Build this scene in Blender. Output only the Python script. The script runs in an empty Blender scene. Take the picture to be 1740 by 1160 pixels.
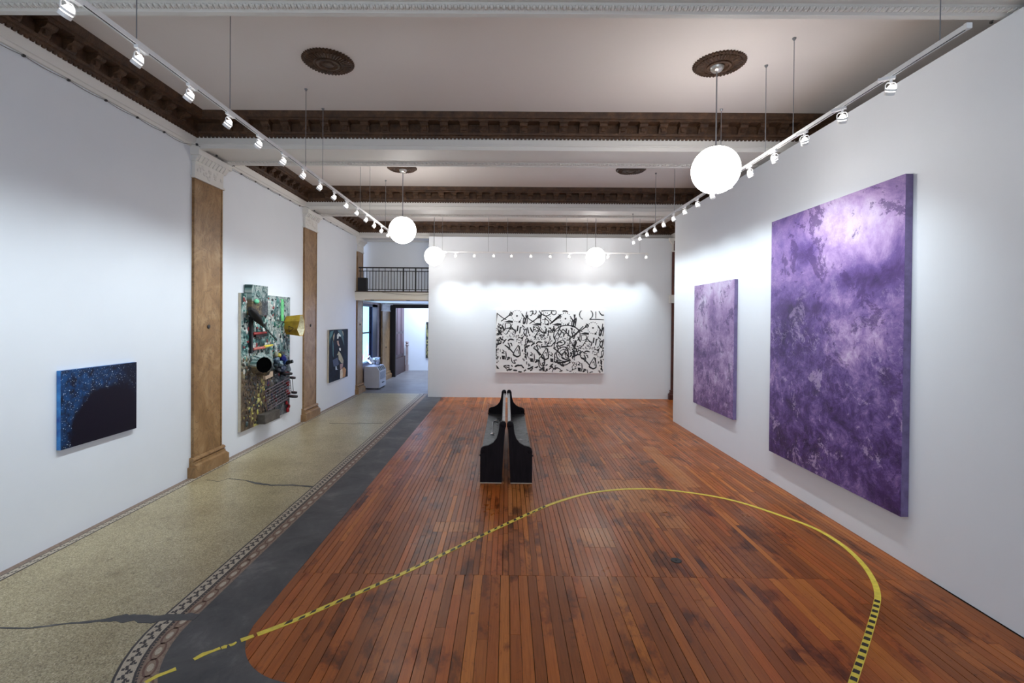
import bpy, math, random
from math import pi, sin, cos, radians, sqrt
from mathutils import Vector, Matrix, Euler, noise as mnoise

random.seed(7)
scene = bpy.context.scene
COL = scene.collection

# ------------------------------------------------------------------ camera
W, H, F, HC = 1740, 1160, 825.0, 2.6
YAW, PITCH, ROLL = radians(.35), radians(.45), radians(.5)
ROT = (Matrix.Rotation(YAW, 3, 'Z') @ Matrix.Rotation(pi/2 - PITCH, 3, 'X') @ Matrix.Rotation(ROLL, 3, 'Z'))
PPX, PPY = 855.904, 547.435
cam_d = bpy.data.cameras.new('camera'); cam = bpy.data.objects.new('camera', cam_d); COL.objects.link(cam)
cam_d.sensor_width = 36.0; cam_d.lens = F * 36.0 / W
cam_d.shift_x = (W/2 - PPX) / W; cam_d.shift_y = (PPY - H/2) / W
cam_d.clip_start = .05; cam_d.clip_end = 100
M4 = ROT.to_4x4(); M4.translation = Vector((0, 0, HC)); cam.matrix_world = M4
scene.camera = cam
CAM = Vector((0, 0, HC))
def ray(x, y): return ROT @ Vector(((x - PPX)/F, -(y - PPY)/F, -1.0))
def onx(x, y, X): v = ray(x, y); return CAM + v * (X / v.x)
def ony(x, y, Y): v = ray(x, y); return CAM + v * (Y / v.y)
def onz(x, y, Z=0.0): v = ray(x, y); return CAM + v * ((Z - HC) / v.z)

# ------------------------------------------------------------------ world, exposure, large lights
vs = scene.view_settings
vs.view_transform = 'Standard'; vs.look = 'None'; vs.gamma = 1.0; vs.use_curve_mapping = False
vs.exposure = 1.08
scene.cycles.max_bounces = 5; scene.cycles.diffuse_bounces = 5; scene.cycles.glossy_bounces = 3
scene.cycles.sample_clamp_indirect = 4.0
scene.cycles.use_denoising = True
scene.cycles.use_adaptive_sampling = True; scene.cycles.adaptive_threshold = .025
wd = bpy.data.worlds.new('world'); scene.world = wd; wd.use_nodes = True
wd.node_tree.nodes['Background'].inputs[0].default_value = (.62, .74, 1, 1)
wd.node_tree.nodes['Background'].inputs[1].default_value = .6
def area(name, loc, rot, sx, sy, power, color, spread=180):
    l = bpy.data.lights.new(name, 'AREA'); l.shape = 'RECTANGLE'; l.size = sx; l.size_y = sy
    l.energy = power; l.color = color; l.spread = radians(spread)
    o = bpy.data.objects.new(name, l); COL.objects.link(o); o.location = loc; o.rotation_euler = rot
    return o
FRONT_FILL_COL = (.80, .89, 1.0)
# added fill behind the camera, hall window daylight, and added fill in the rear room
area('front_daylight_fill', (-.2, -3.6, 2.4), (radians(90), 0, 0), 7.0, 3.4, 75, FRONT_FILL_COL)
area('hall_window_daylight', (-5.24, 18.05, 1.98), (0, radians(-90), 0), 2.0, 1.3, 60, (.36, .52, 1.0), 115)
area('rear_room_fill', (-3.2, 22.4, 4.2), (0, 0, 0), 2.0, 1.2, 120, (.62, .75, 1.0))
SPOT_L, SPOT_R, SPOT_B, GLOBE_E = 35.5, 28.5, 56.0, 8.5
SPOT_COL = (.83, .935, 1.0)

# ------------------------------------------------------------------ helpers: nodes
class NT:
    def __init__(s, m):
        m.use_nodes = True; s.m = m; s.t = m.node_tree; s.b = s.t.nodes['Principled BSDF']
    def n(s, typ, **kw):
        k = s.t.nodes.new(typ)
        for a, v in kw.items(): setattr(k, a, v)
        return k
    def put(s, sock, v):
        if isinstance(v, bpy.types.NodeSocket): s.t.links.new(v, sock)
        elif v is not None:
            if sock.type == 'RGBA' and len(v) == 3: v = (*v, 1)
            sock.default_value = v
    def set(s, name, v): s.put(s.b.inputs[name], v)
    def pos(s): return s.n('ShaderNodeNewGeometry').outputs['Position']
    def gen(s): return s.n('ShaderNodeTexCoord').outputs['Generated']
    def objc(s): return s.n('ShaderNodeTexCoord').outputs['Object']
    def mapv(s, v, scale=(1, 1, 1), loc=(0, 0, 0)):
        k = s.n('ShaderNodeMapping'); s.put(k.inputs['Vector'], v); k.inputs['Scale'].default_value = scale
        k.inputs['Location'].default_value = loc; return k.outputs[0]
    def noise(s, v, scale, detail=4, rough=.55, dist=0, out='Fac'):
        k = s.n('ShaderNodeTexNoise'); s.put(k.inputs['Vector'], v); k.inputs['Scale'].default_value = scale
        k.inputs['Detail'].default_value = detail; k.inputs['Roughness'].default_value = rough
        k.inputs['Distortion'].default_value = dist; return k.outputs[out]
    def voro(s, v, scale, feature='F1', out='Distance', rnd=1.0):
        k = s.n('ShaderNodeTexVoronoi', feature=feature); s.put(k.inputs['Vector'], v)
        k.inputs['Scale'].default_value = scale; k.inputs['Randomness'].default_value = rnd; return k.outputs[out]
    def ramp(s, f, stops, interp='LINEAR'):
        k = s.n('ShaderNodeValToRGB'); s.put(k.inputs[0], f); e = k.color_ramp.elements; k.color_ramp.interpolation = interp
        while len(e) < len(stops): e.new(.5)
        for i, (p, c) in enumerate(stops):
            e[i].position = p; e[i].color = (c, c, c, 1) if isinstance(c, (int, float)) else (*c, 1)
        return k.outputs[0]
    def math(s, op, a, b=None, clamp=False):
        k = s.n('ShaderNodeMath', operation=op, use_clamp=clamp); s.put(k.inputs[0], a)
        if b is not None: s.put(k.inputs[1], b)
        return k.outputs[0]
    def mix(s, f, a, b, mode='MIX'):
        k = s.n('ShaderNodeMix', data_type='RGBA', blend_type=mode)
        s.put(k.inputs[0], f); s.put(k.inputs[6], a); s.put(k.inputs[7], b); return k.outputs[2]
    def sep(s, v):
        k = s.n('ShaderNodeSeparateXYZ'); s.put(k.inputs[0], v); return k.outputs
    def comb(s, x, y, z):
        k = s.n('ShaderNodeCombineXYZ'); s.put(k.inputs[0], x); s.put(k.inputs[1], y); s.put(k.inputs[2], z); return k.outputs[0]
    def bump(s, h, strength=.3, dist=.01):
        k = s.n('ShaderNodeBump'); s.put(k.inputs['Height'], h); k.inputs['Strength'].default_value = strength
        k.inputs['Distance'].default_value = dist; s.put(s.b.inputs['Normal'], k.outputs[0])
    def attr(s, name): return s.n('ShaderNodeAttribute', attribute_name=name).outputs['Color']
    def ocol(s): return s.n('ShaderNodeObjectInfo').outputs['Color']
def lin(*c): return tuple(((x/255)/12.92 if x <= 10 else ((x/255 + .055)/1.055)**2.4) for x in c)
def mat(name, color=(.5, .5, .5), rough=.5, metal=0.0, spec=.5, emit=None, estr=0):
    m = bpy.data.materials.new(name); t = NT(m)
    t.set('Base Color', color); t.set('Roughness', rough); t.set('Metallic', metal); t.set('Specular IOR Level', spec)
    if emit: t.set('Emission Color', emit); t.set('Emission Strength', estr)
    return m, t
def plain(name, color, rough=.5, metal=0.0, var=.06, scale=6.0, spec=.5):
    """a colour with a faint procedural unevenness"""
    m, t = mat(name, color, rough, metal, spec)
    f = t.noise(t.pos(), scale, 5, .6)
    t.set('Base Color', t.ramp(f, [(.3, tuple(c*(1 - var) for c in color)), (.7, tuple(min(1, c*(1 + var)) for c in color))]))
    return m

# ------------------------------------------------------------------ helpers: meshes
ORG = {}
class MB:
    def __init__(s): s.v = []; s.f = []; s.c = []; s.cur = (1, 1, 1)
    def add(s, vs, fs):
        o = len(s.v); s.v += [tuple(p) for p in vs]
        for q in fs: s.f.append(tuple(o + i for i in q)); s.c.append(s.cur)
        return s
    def box(s, x0, x1, y0, y1, z0, z1):
        x0, x1 = min(x0, x1), max(x0, x1); y0, y1 = min(y0, y1), max(y0, y1); z0, z1 = min(z0, z1), max(z0, z1)
        return s.add([(x0, y0, z0), (x1, y0, z0), (x1, y1, z0), (x0, y1, z0), (x0, y0, z1), (x1, y0, z1), (x1, y1, z1), (x0, y1, z1)],
                     [(3, 2, 1, 0), (4, 5, 6, 7), (0, 1, 5, 4), (1, 2, 6, 5), (2, 3, 7, 6), (3, 0, 4, 7)])
    def prism(s, poly, fn, a, b):
        """poly: 2-D points; fn(p, q, t) gives the 3-D point; extruded from t=a to t=b"""
        n = len(poly); vs = [fn(p, q, a) for p, q in poly] + [fn(p, q, b) for p, q in poly]
        return s.add(vs, [tuple(range(n))[::-1], tuple(range(n, 2*n))] + [(i, (i+1) % n, n + (i+1) % n, n + i) for i in range(n)])
    def tube(s, path, r, n=8, caps=True):
        path = [Vector(p) for p in path]; rs = r if isinstance(r, (list, tuple)) else [r]*len(path)
        rings = []; up = None
        for i, p in enumerate(path):
            d = (path[min(i+1, len(path)-1)] - path[max(i-1, 0)])
            d = d.normalized() if d.length > 1e-9 else Vector((0, 0, 1))
            if up is None: up = d.orthogonal().normalized()
            a = (up - d*up.dot(d)); a = a.normalized() if a.length > 1e-6 else d.orthogonal().normalized(); up = a
            b = d.cross(a)
            rings.append([p + (a*cos(2*pi*k/n) + b*sin(2*pi*k/n))*rs[i] for k in range(n)])
        vs = [q for rr in rings for q in rr]; fs = []
        for i in range(len(path)-1):
            for k in range(n): fs.append((i*n+k, i*n+(k+1) % n, (i+1)*n+(k+1) % n, (i+1)*n+k))
        if caps: fs += [tuple(range(n))[::-1], tuple(range((len(path)-1)*n, len(path)*n))]
        return s.add(vs, fs)
    def lathe(s, prof, c, n=24, axis=(0, 0, 1), fn=None):
        """prof: (radius, height) along axis from point c"""
        ax = Vector(axis).normalized(); a = ax.orthogonal().normalized(); b = ax.cross(a); c = Vector(c)
        vs = []; fs = []
        for j, (r, h) in enumerate(prof):
            for k in range(n):
                rr = r if fn is None else fn(j, k, r)
                t = 2*pi*k/n; vs.append(c + (a*cos(t) + b*sin(t))*rr + ax*h)
        for j in range(len(prof)-1):
            for k in range(n): fs.append((j*n+k, j*n+(k+1) % n, (j+1)*n+(k+1) % n, (j+1)*n+k))
        fs += [tuple(range(n))[::-1], tuple(range((len(prof)-1)*n, len(prof)*n))]
        return s.add(vs, fs)
    def sphere(s, c, r, nu=24, nv=14, sc=(1, 1, 1)):
        vs = []; fs = []
        for j in range(nv+1):
            ph = pi*j/nv
            for k in range(nu):
                t = 2*pi*k/nu; vs.append((c[0]+r*sc[0]*sin(ph)*cos(t), c[1]+r*sc[1]*sin(ph)*sin(t), c[2]-r*sc[2]*cos(ph)))
        for j in range(nv):
            for k in range(nu): fs.append((j*nu+k, j*nu+(k+1) % nu, (j+1)*nu+(k+1) % nu, (j+1)*nu+k))
        return s.add(vs, fs)
    def mesh(s, name, off=Vector((0, 0, 0)), smooth=False):
        me = bpy.data.meshes.new(name); me.from_pydata([tuple(Vector(p) - off) for p in s.v], [], s.f)
        ca = me.color_attributes.new('pc', 'FLOAT_COLOR', 'CORNER')
        buf = []
        for q, c in zip(s.f, s.c): buf += [c[0], c[1], c[2], 1.0]*len(q)
        ca.data.foreach_set('color', buf)
        me.validate(); me.update()
        if smooth:
            for p in me.polygons: p.use_smooth = True
        return me
    def build(s, name, m, parent=None, origin=None, smooth=False, fix=True):
        off = ORG[parent] if parent is not None else (Vector(origin) if origin is not None else Vector((0, 0, 0)))
        me = s.mesh(name, off, smooth)
        if fix:
            import bmesh
            bm = bmesh.new(); bm.from_mesh(me)
            if smooth: bmesh.ops.remove_doubles(bm, verts=bm.verts, dist=1e-6)
            bmesh.ops.recalc_face_normals(bm, faces=bm.faces); bm.to_mesh(me); bm.free()
        for k in (m if isinstance(m, (list, tuple)) else [m]): me.materials.append(k)
        o = bpy.data.objects.new(name, me); COL.objects.link(o); ORG[o] = off
        if parent is not None: o.parent = parent
        else: o.location = off
        if smooth and smooth != 'full':
            md = o.modifiers.new('es', 'EDGE_SPLIT'); md.split_angle = radians(40)
        return o
def box(*a): return MB().box(*a)
def tag(o, label, cat=None, group=None, kind=None):
    o['label'] = label
    if cat: o['category'] = cat
    if group: o['group'] = group
    if kind: o['kind'] = kind
    return o
def thing(name, loc, label, cat, group=None):
    o = bpy.data.objects.new(name, None); COL.objects.link(o); o.location = loc; o.empty_display_size = .1
    ORG[o] = Vector(loc); return tag(o, label, cat, group)
def struct(o, label=None):
    o['kind'] = 'structure'
    if label: o['label'] = label
    return o
def stuff(o): o['kind'] = 'stuff'; return o
KIDS = {}
def copy_tree(o, parent=None, kids=None):
    c = o.copy(); COL.objects.link(c)
    if parent is not None: c.parent = parent
    for ch in o.children: copy_tree(ch, c)
    return c
def ins(v, x, y): return v[0] + x, v[1] + y

# ------------------------------------------------------------------ materials
M = {}
def wall_paint(name, c, sc=1.3):
    m, t = mat(name, c, .55, 0, .3); f = t.noise(t.pos(), sc, 6, .6)
    t.set('Base Color', t.ramp(f, [(.3, tuple(x*.975 for x in c)), (.7, c)]))
    t.bump(t.noise(t.pos(), 55, 4), .06, .004); return m
M['wall'] = wall_paint('white_wall_paint', (.775, .81, .85))
M['ceil'] = wall_paint('ceiling_paint', (.76, .70, .66), .7)
M['plaster'] = wall_paint('plaster_white', (.72, .70, .66), 2)
M['cream'] = wall_paint('cream_paint', (.72, .68, .58), 2)
m, t = mat('dark_carved_wood', (.05, .03, .018), .5, 0, .4)
f = t.noise(t.pos(), 9, 8, .7)
t.set('Base Color', t.ramp(f, [(.3, (.030, .0135, .0065)), (.55, (.080, .038, .017)), (.8, (.17, .088, .042))]))
t.bump(t.noise(t.pos(), 42, 5, .7), .9, .012); M['dark'] = m
m, t = mat('siena_marble', (.3, .2, .1), .38, 0, .4); p = t.pos()
w = t.noise(p, 2.3, 9, .68, 1.2); v = t.noise(t.mapv(p, (1, 1, .55)), 3.1, 7, .6, 2.2)
vein = t.ramp(t.math('ABSOLUTE', t.math('SUBTRACT', v, .5)), [(0, 0.0), (.022, 1.0)])
base = t.ramp(w, [(.28, lin(118, 86, 52)), (.5, lin(148, 114, 76)), (.72, lin(174, 143, 104))])
t.set('Base Color', t.mix(t.math('MULTIPLY', t.math('SUBTRACT', 1.0, vein), .55), base, lin(92, 70, 48))); M['marble'] = m
m, t = mat('dark_marble', (.1, .03, .02), .3); f = t.noise(t.pos(), 3, 8, .65, 1)
t.set('Base Color', t.ramp(f, [(.3, lin(50, 18, 12)), (.6, lin(95, 44, 30)), (.8, lin(120, 70, 50))])); M['dmarble'] = m
# terrazzo
m, t = mat('terrazzo', (.4, .37, .28), .36, 0, .5); p = t.pos()
ch = t.voro(p, 120, 'F1', 'Color'); k = t.n('ShaderNodeRGBToBW'); t.put(k.inputs[0], ch)
chips = t.ramp(k.outputs[0], [(.12, lin(126, 113, 86)), (.4, lin(166, 153, 120)), (.7, lin(187, 175, 142)), (.92, lin(212, 202, 174))])
big = t.ramp(t.noise(p, .9, 6, .65), [(.32, (.74, .70, .64)), (.68, (1.0, 1.0, .95))])
st = t.ramp(t.noise(t.mapv(p, (1, 1, 1), (3, 9, 0)), 4, 7, .7), [(.28, (.72, .69, .65)), (.46, (1, 1, 1))])
t.set('Base Color', t.mix(1.0, t.mix(1.0, chips, big, 'MULTIPLY'), st, 'MULTIPLY')); t.bump(t.noise(p, 60, 3), .1, .003); M['terrazzo'] = m
m, t = mat('asphalt_patch', (.05, .05, .055), .62, 0, .4); p = t.pos()
f = t.noise(p, 1.7, 10, .7, .5)
c0 = t.ramp(f, [(.3, lin(58, 58, 62)), (.55, lin(84, 83, 85)), (.75, lin(124, 121, 120))])
t.set('Base Color', c0); t.bump(t.noise(p, 25, 6), .25, .006); M['asphalt'] = m
M['m_white'] = plain('mosaic_white', lin(178, 166, 148), .5, 0, .25, 90)
M['m_black'] = plain('mosaic_black', lin(48, 42, 44), .5, 0, .3, 90)
M['m_brown'] = plain('mosaic_brown', lin(104, 72, 60), .5, 0, .3, 70)
M['m_buff'] = plain('mosaic_buff', lin(138, 116, 98), .5, 0, .3, 80)
M['m_edge'] = plain('mosaic_worn_edge', lin(132, 112, 98), .55, 0, .35, 30)
M['concrete'] = plain('hall_concrete', lin(120, 116, 116), .42, 0, .2, 2)
M['grout'] = plain('dark_gap', lin(26, 18, 14), .8)
# wood planks: object colour x mesh colour picks the tone of each board
m, t = mat('old_floorboards', (.3, .12, .05), .36, 0, .28); p = t.pos()
tone = t.mix(1.0, t.ocol(), t.attr('pc'), 'MULTIPLY')
kx = t.n('ShaderNodeSeparateColor'); t.put(kx.inputs[0], tone)
offs = t.math('MULTIPLY', kx.outputs[0], 37.0)
sx = t.sep(p); vv = t.comb(t.math('MULTIPLY', sx[0], 34.0), t.math('ADD', t.math('MULTIPLY', sx[1], 1.6), offs), offs)
grain = t.ramp(t.noise(vv, 1.6, 7, .62, .6), [(.25, (.70, .64, .60)), (.55, (1, 1, 1)), (.8, (1.10, 1.08, 1.04))])
fine = t.ramp(t.noise(t.mapv(p, (160, 5, 1)), 1.0, 4, .6), [(.3, (.86, .84, .82)), (.7, (1.04, 1.04, 1.04))])
col = t.mix(1.0, t.mix(1.0, tone, grain, 'MULTIPLY'), fine, 'MULTIPLY')
pj = t.comb(sx[0], t.math('MULTIPLY', sx[1], .55), t.math('MULTIPLY', kx.outputs[0], 2.2))
wear = t.noise(pj, 2.3, 6, .66, .3)
spot = t.ramp(wear, [(.35, (.30, .25, .24)), (.41, (.62, .56, .54)), (.46, (1, 1, 1))])
dots = t.ramp(t.noise(p, 13, 4, .6), [(.27, (.42, .36, .33)), (.36, (1, 1, 1))])
col = t.mix(1.0, t.mix(1.0, col, spot, 'MULTIPLY'), dots, 'MULTIPLY')
t.set('Base Color', col)
t.set('Roughness', t.ramp(t.noise(p, 1.3, 6, .6), [(.3, .27), (.7, .44)])); t.bump(t.noise(t.mapv(p, (60, 4, 1)), 1, 3), .08, .003); M['wood'] = m
M['yellow'] = plain('yellow_tape', lin(222, 203, 74), .45, 0, .16, 18)
M['tapeblack'] = plain('black_tape_print', lin(38, 34, 26), .5, 0, .3, 30)
M['white_metal'] = plain('white_enamel', (.78, .78, .78), .35)
M['slot'] = plain('black_slot', (.012, .012, .012), .6)
M['steel'] = plain('grey_cable_steel', (.28, .29, .31), .35, .7)
M['brushed'] = plain('brushed_silver', (.62, .60, .56), .3, .8)
M['lampblack'] = plain('black_cap', (.02, .02, .02), .5)
M['globe'] = mat('lit_opal_glass', (.9, .9, .9), .3, emit=(1, .97, .93), estr=GLOBE_E)[0]
M['bulb'] = mat('lit_bulb_glass', (.9, .9, .9), .3, emit=(1, .96, .93), estr=3.2)[0]
M['bulbfront'] = mat('lit_bulb_face', (.9, .9, .9), .3, emit=(.95, .98, 1), estr=10)[0]
m, t = mat('ebonised_wood', (.012, .010, .012), .5, 0, .12)
t.set('Base Color', t.ramp(t.noise(t.mapv(t.pos(), (30, 3, 3)), 1, 6), [(.3, (.005, .0035, .005)), (.75, (.014, .010, .013))])); M['pew'] = m
m, t = mat('worn_black_seat', (.03, .03, .032), .33, 0, .5); p = t.pos()
t.set('Base Color', t.ramp(t.noise(p, 6, 9, .7, .6), [(.3, (.018, .018, .02)), (.55, (.045, .046, .05)), (.78, (.14, .14, .145))]))
t.set('Roughness', t.ramp(t.noise(p, 9, 6), [(.3, .25), (.7, .42)])); M['seat'] = m
M['rail'] = plain('worn_lit_grey_rail', lin(150, 150, 152), .3, .3, .25, 12)  # worn grey, with the lit top edge of the backrest put into the colour
M['canvas_edge'] = plain('raw_canvas_edge', lin(196, 186, 166), .7, 0, .1, 20)

# ------------------------------------------------------------------ the room's main lines
XL, XR, XO = -5.08, 4.30, 5.56          # left wall, right partition, outer right wall
ZB, ZD, ZC = 5.27, 5.45, 5.79           # beam underside, foot of carved cornice, ceiling
YB = [3.46, 7.74, 12.02, 16.30]; BD = .87
YFAR, YEND = 15.95, 23.95
YREAR = -4.0

# ---- floor
floor = struct(box(-6.2, 6.0, YREAR, 24.3, -.14, -.02).build('floor', M['grout']), 'old wooden board floor with terrazzo and mosaic walkway')
CXc, CYc, RW, RB1, RB2 = -1.42, 4.10, .69, 1.245, 1.53
def Lpath(r, n=14, y1=16.62):
    """line at distance r from the wood corner's centre: down the walkway, round the corner, off to the right"""
    pts = [(CXc - r, y1), (CXc - r, CYc)]
    for i in range(1, n+1): a = pi + (pi/2)*i/n; pts.append((CXc + r*cos(a), CYc + r*sin(a)))
    pts.append((XR, CYc - r)); return pts
def strip(r0, r1, z0, z1, y1=16.62):
    a, b = Lpath(r0, y1=y1), Lpath(r1, y1=y1); mb = MB(); n = len(a)
    for i in range(n-1):
        q = [a[i], a[i+1], b[i+1], b[i]]
        mb.add([(x, y, z0) for x, y in q] + [(x, y, z1) for x, y in q],
               [(0, 1, 2, 3), (4, 5, 6, 7)] + [(k, (k+1) % 4, 4 + (k+1) % 4, 4 + k) for k in range(4)])
    return mb
strip(RW, RB1, -.03, 0).build('asphalt_strip', M['asphalt'], floor)
tz = MB(); tz.box(XL + .17, CXc - RB2, CYc, 16.62, -.03, 0); tz.box(XL + .17, CXc - RB2, YREAR, CYc, -.03, 0)
a = Lpath(RB2)
for i in range(1, len(a)-1):
    q = [a[i], a[i+1], (a[i+1][0], YREAR), (a[i][0], YREAR)]
    tz.add([(x, y, -.03) for x, y in q] + [(x, y, 0) for x, y in q],
           [(0, 1, 2, 3), (4, 5, 6, 7)] + [(k, (k+1) % 4, 4 + (k+1) % 4, 4 + k) for k in range(4)])
terr = tz.build('terrazzo_slab', M['terrazzo'], floor)
hall = MB().box(-6.1, 2.0, 16.62, YEND, -.03, 0).build('hall_concrete', M['concrete'], floor)
# mosaic border of the walkway
bord = strip(RB1, RB2, -.03, .0005).build('mosaic_border', M['m_edge'], floor)
strip(RB2 - .018, RB2, -.01, .0015).build('dark_line', M['m_black'], bord)
strip(RB2 - .128, RB2 - .018, -.01, .0015).build('white_band', M['m_white'], bord)
strip(RB2 - .145, RB2 - .128, -.01, .0015).build('dark_line', M['m_black'], bord)
strip(RB1 + .015, RB1 + .115, -.01, .0012).build('buff_band', M['m_buff'], bord)
def along(r, s):
    """point and direction at arc length s from the corner's start (s>0 up the walkway, s<0 round the corner)"""
    if s >= 0: return Vector((CXc - r, CYc + s, 0)), Vector((0, 1, 0))
    a = pi - s/r
    if a < 1.5*pi: return Vector((CXc + r*cos(a), CYc + r*sin(a), 0)), Vector((sin(a), -cos(a), 0))
    e = -s - r*pi/2; return Vector((CXc + e, CYc - r, 0)), Vector((-1, 0, 0))
def flat(mb, pts, z0, z1):
    n = len(pts); mb.add([(x, y, z0) for x, y in pts] + [(x, y, z1) for x, y in pts],
                         [tuple(range(n))[::-1], tuple(range(n, 2*n))] + [(i, (i+1) % n, n+(i+1) % n, n+i) for i in range(n)])
def ringstrip(mb, c, d, ra, rb, wdt, z0, z1, n=16):
    e = Vector((-d.y, d.x, 0)); o1 = []; o2 = []
    for k in range(n):
        t = 2*pi*k/n; o1.append(c + d*ra*cos(t) + e*rb*sin(t)); o2.append(c + d*(ra - wdt)*cos(t) + e*(rb - wdt)*sin(t))
    vs = [(p.x, p.y, z1) for p in o1] + [(p.x, p.y, z1) for p in o2] + [(p.x, p.y, z0) for p in o1]
    mb.add(vs, [(k, (k+1) % n, n+(k+1) % n, n+k) for k in range(n)] + [(2*n+k, 2*n+(k+1) % n, (k+1) % n, k) for k in range(n)])
rg = MB(); RO = RB1 + .065; s = -7.6
ov = MB(); flat(ov, [(.046*cos(2*pi*k/10), .022*sin(2*pi*k/10)) for k in range(10)], -.002, .0028)
ov_me = ov.mesh('oval_tile'); ov_me.materials.append(M['m_white'])
while s < 12.3:
    p, d = along(RO, s); ringstrip(rg, p, d, .108, .047, .016, 0, .0022)
    o = bpy.data.objects.new('oval_tile', ov_me); COL.objects.link(o); o.parent = bord; o.location = p
    o.rotation_euler.z = math.atan2(d.y, d.x); ORG[o] = Vector((0, 0, 0)); s += .19
stuff(rg.build('guilloche_line', M['m_brown'], bord))
mk = MB(); s = -7.8; i = 0
while s < 12.4:
    p, d = along(RB2 - .073, s); e = Vector((-d.y, d.x, 0)); sg = 1 if i % 2 else -1
    for a_, b_ in ((-.030, .030), (-.006, .012), (.018, -.006)):
        c = p + d*a_ + e*sg*b_
        flat(mk, [(c.x + (d*u + e*w_).x, c.y + (d*u + e*w_).y) for u, w_ in ((-.012, -.010), (.012, -.010), (.012, .010), (-.012, .010))], 0, .0026)
    s += .05; i += 1
s = -7.8
while s < 12.4:
    p, d = along(RB2 - .155, s); e = Vector((-d.y, d.x, 0))
    flat(mk, [((p + d*u + e*w_).x, (p + d*u + e*w_).y) for u, w_ in ((-.008, -.006), (.008, -.006), (.008, .006), (-.008, .006))], 0, .0026); s += .032
stuff(mk.build('black_tesserae', M['m_black'], bord))
# mosaic border along the left wall
wb = box(XL, XL + .17, YREAR, 16.62, -.03, .0005).build('wall_mosaic_border', M['m_edge'], floor)
box(XL + .075, XL + .085, YREAR, 16.62, -.01, .0018).build('dark_line', M['m_black'], wb)
box(XL + .085, XL + .155, YREAR, 16.62, -.01, .0015).build('white_band', M['m_white'], wb)
box(XL + .155, XL + .17, YREAR, 16.62, -.01, .0018).build('dark_line', M['m_black'], wb)
mk = MB(); y = 3.0; i = 0
while y < 16.5:
    x = XL + .12
    for a_, b_ in ((-.022, .016), (0, 0), (.022, -.016)):
        mk.box(x - b_ - .008, x - b_ + .008, y + a_ - .011, y + a_ + .011, 0, .0026)
    y += .115; i += 1
stuff(mk.build('black_tesserae', M['m_black'], wb))
# cracks and the filled patch in the terrazzo
def crack(pts, ws, name='crack', m='asphalt'):
    P0 = [onz(*q) for q in pts]; mb = MB(); l = []; r = []; P = []; w0 = list(ws); ws = []
    for i in range(len(P0)-1):
        for k in range(5):
            P.append(P0[i].lerp(P0[i+1], k/5) + Vector((0, random.uniform(-.3, .3)*w0[i], 0))); ws.append((w0[i] + (w0[i+1]-w0[i])*k/5)*random.uniform(.65, 1.2))
    P.append(P0[-1]); ws.append(w0[-1])
    for i, p in enumerate(P):
        l.append(p + Vector((0, ws[i], 0))); r.append(p - Vector((0, ws[i], 0)))
    for i in range(len(P)-1):
        flat(mb, [(q.x, q.y) for q in (l[i], l[i+1], r[i+1], r[i])], -.002, .0032)
    return mb.build(name, M[m], terr)
crack([(-40, 1066), (50, 1067), (110, 1060), (165, 1055), (200, 1050), (232, 1051), (290, 1050), (335, 1048)], [.008, .009, .012, .018, .05, .055, .05, .045])
crack([(388, 813), (418, 816), (436, 821), (460, 824), (495, 824), (531, 827)], [.006, .012, .03, .028, .026, .024])
crack([(560, 719), (600, 720), (650, 719)], [.012, .012, .01])
crack([(392, 812), (372, 818), (350, 815)], [.004, .004, .003])

# planks
PWID = .0785; SEAM = 4.90
def tone():
    r = random.random(); b = random.uniform(.84, 1.05)
    if r < .07: c = (150, 90, 50)
    elif r < .28: c = (112, 62, 36)
    elif r < .40: c = (138, 74, 42)
    else: c = random.choice([(126, 69, 38), (132, 74, 42), (120, 66, 38), (136, 78, 44)])
    l = lin(*c); return (min(1, l[0]*b*1.75), min(1, l[1]*b*1.72), min(1, l[2]*b*1.0))
light_patches = []      # (px polygon bounding box corners) of paler replaced boards
for (ax, ay, bx_, by_) in ((738, 887, 812, 903), (862, 823, 905, 876), (993, 897, 1035, 929), (1105, 858, 1160, 897), (1048, 815, 1090, 870),
                           (1104, 760, 1190, 828), (1043, 770, 1054, 778), (693, 757, 715, 766), (1000, 703, 1014, 714), (950, 778, 968, 806)):
    p, q = onz(ax, by_), onz(bx_, ay); light_patches.append((min(p.x, q.x), max(p.x, q.x), p.y, q.y))
light_patches[5] = (onz(1190, 828).x - .22, onz(1190, 828).x, onz(1190, 828).y, onz(1100, 758).y)
light_patches[3] = (onz(1140, 897).x - .05, onz(1175, 897).x, onz(1130, 897).y, onz(1130, 876).y)
unit = MB().box(-.5, .5, 0, 1, -.02, 0); unit_me = unit.mesh('plank'); unit_me.materials.append(M['wood'])
allp = []
def cut_light(x, a_, b_):
    cuts = [(a_, b_, tone())]
    for (lx0, lx1, ly0, ly1) in light_patches:
        if lx0 <= x <= lx1:
            new = []
            for (u, v_, c) in cuts:
                if v_ <= ly0 or u >= ly1: new.append((u, v_, c)); continue
                if u < ly0: new.append((u, ly0, c))
                lp = lin(176, 112, 66); k = random.uniform(.95, 1.15)
                new.append((max(u, ly0), min(v_, ly1), (min(1, lp[0]*k), min(1, lp[1]*k), min(1, lp[2]*k*.8))))
                if v_ > ly1: new.append((ly1, v_, c))
            cuts = new
    return cuts
XW = CXc - RW
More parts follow.
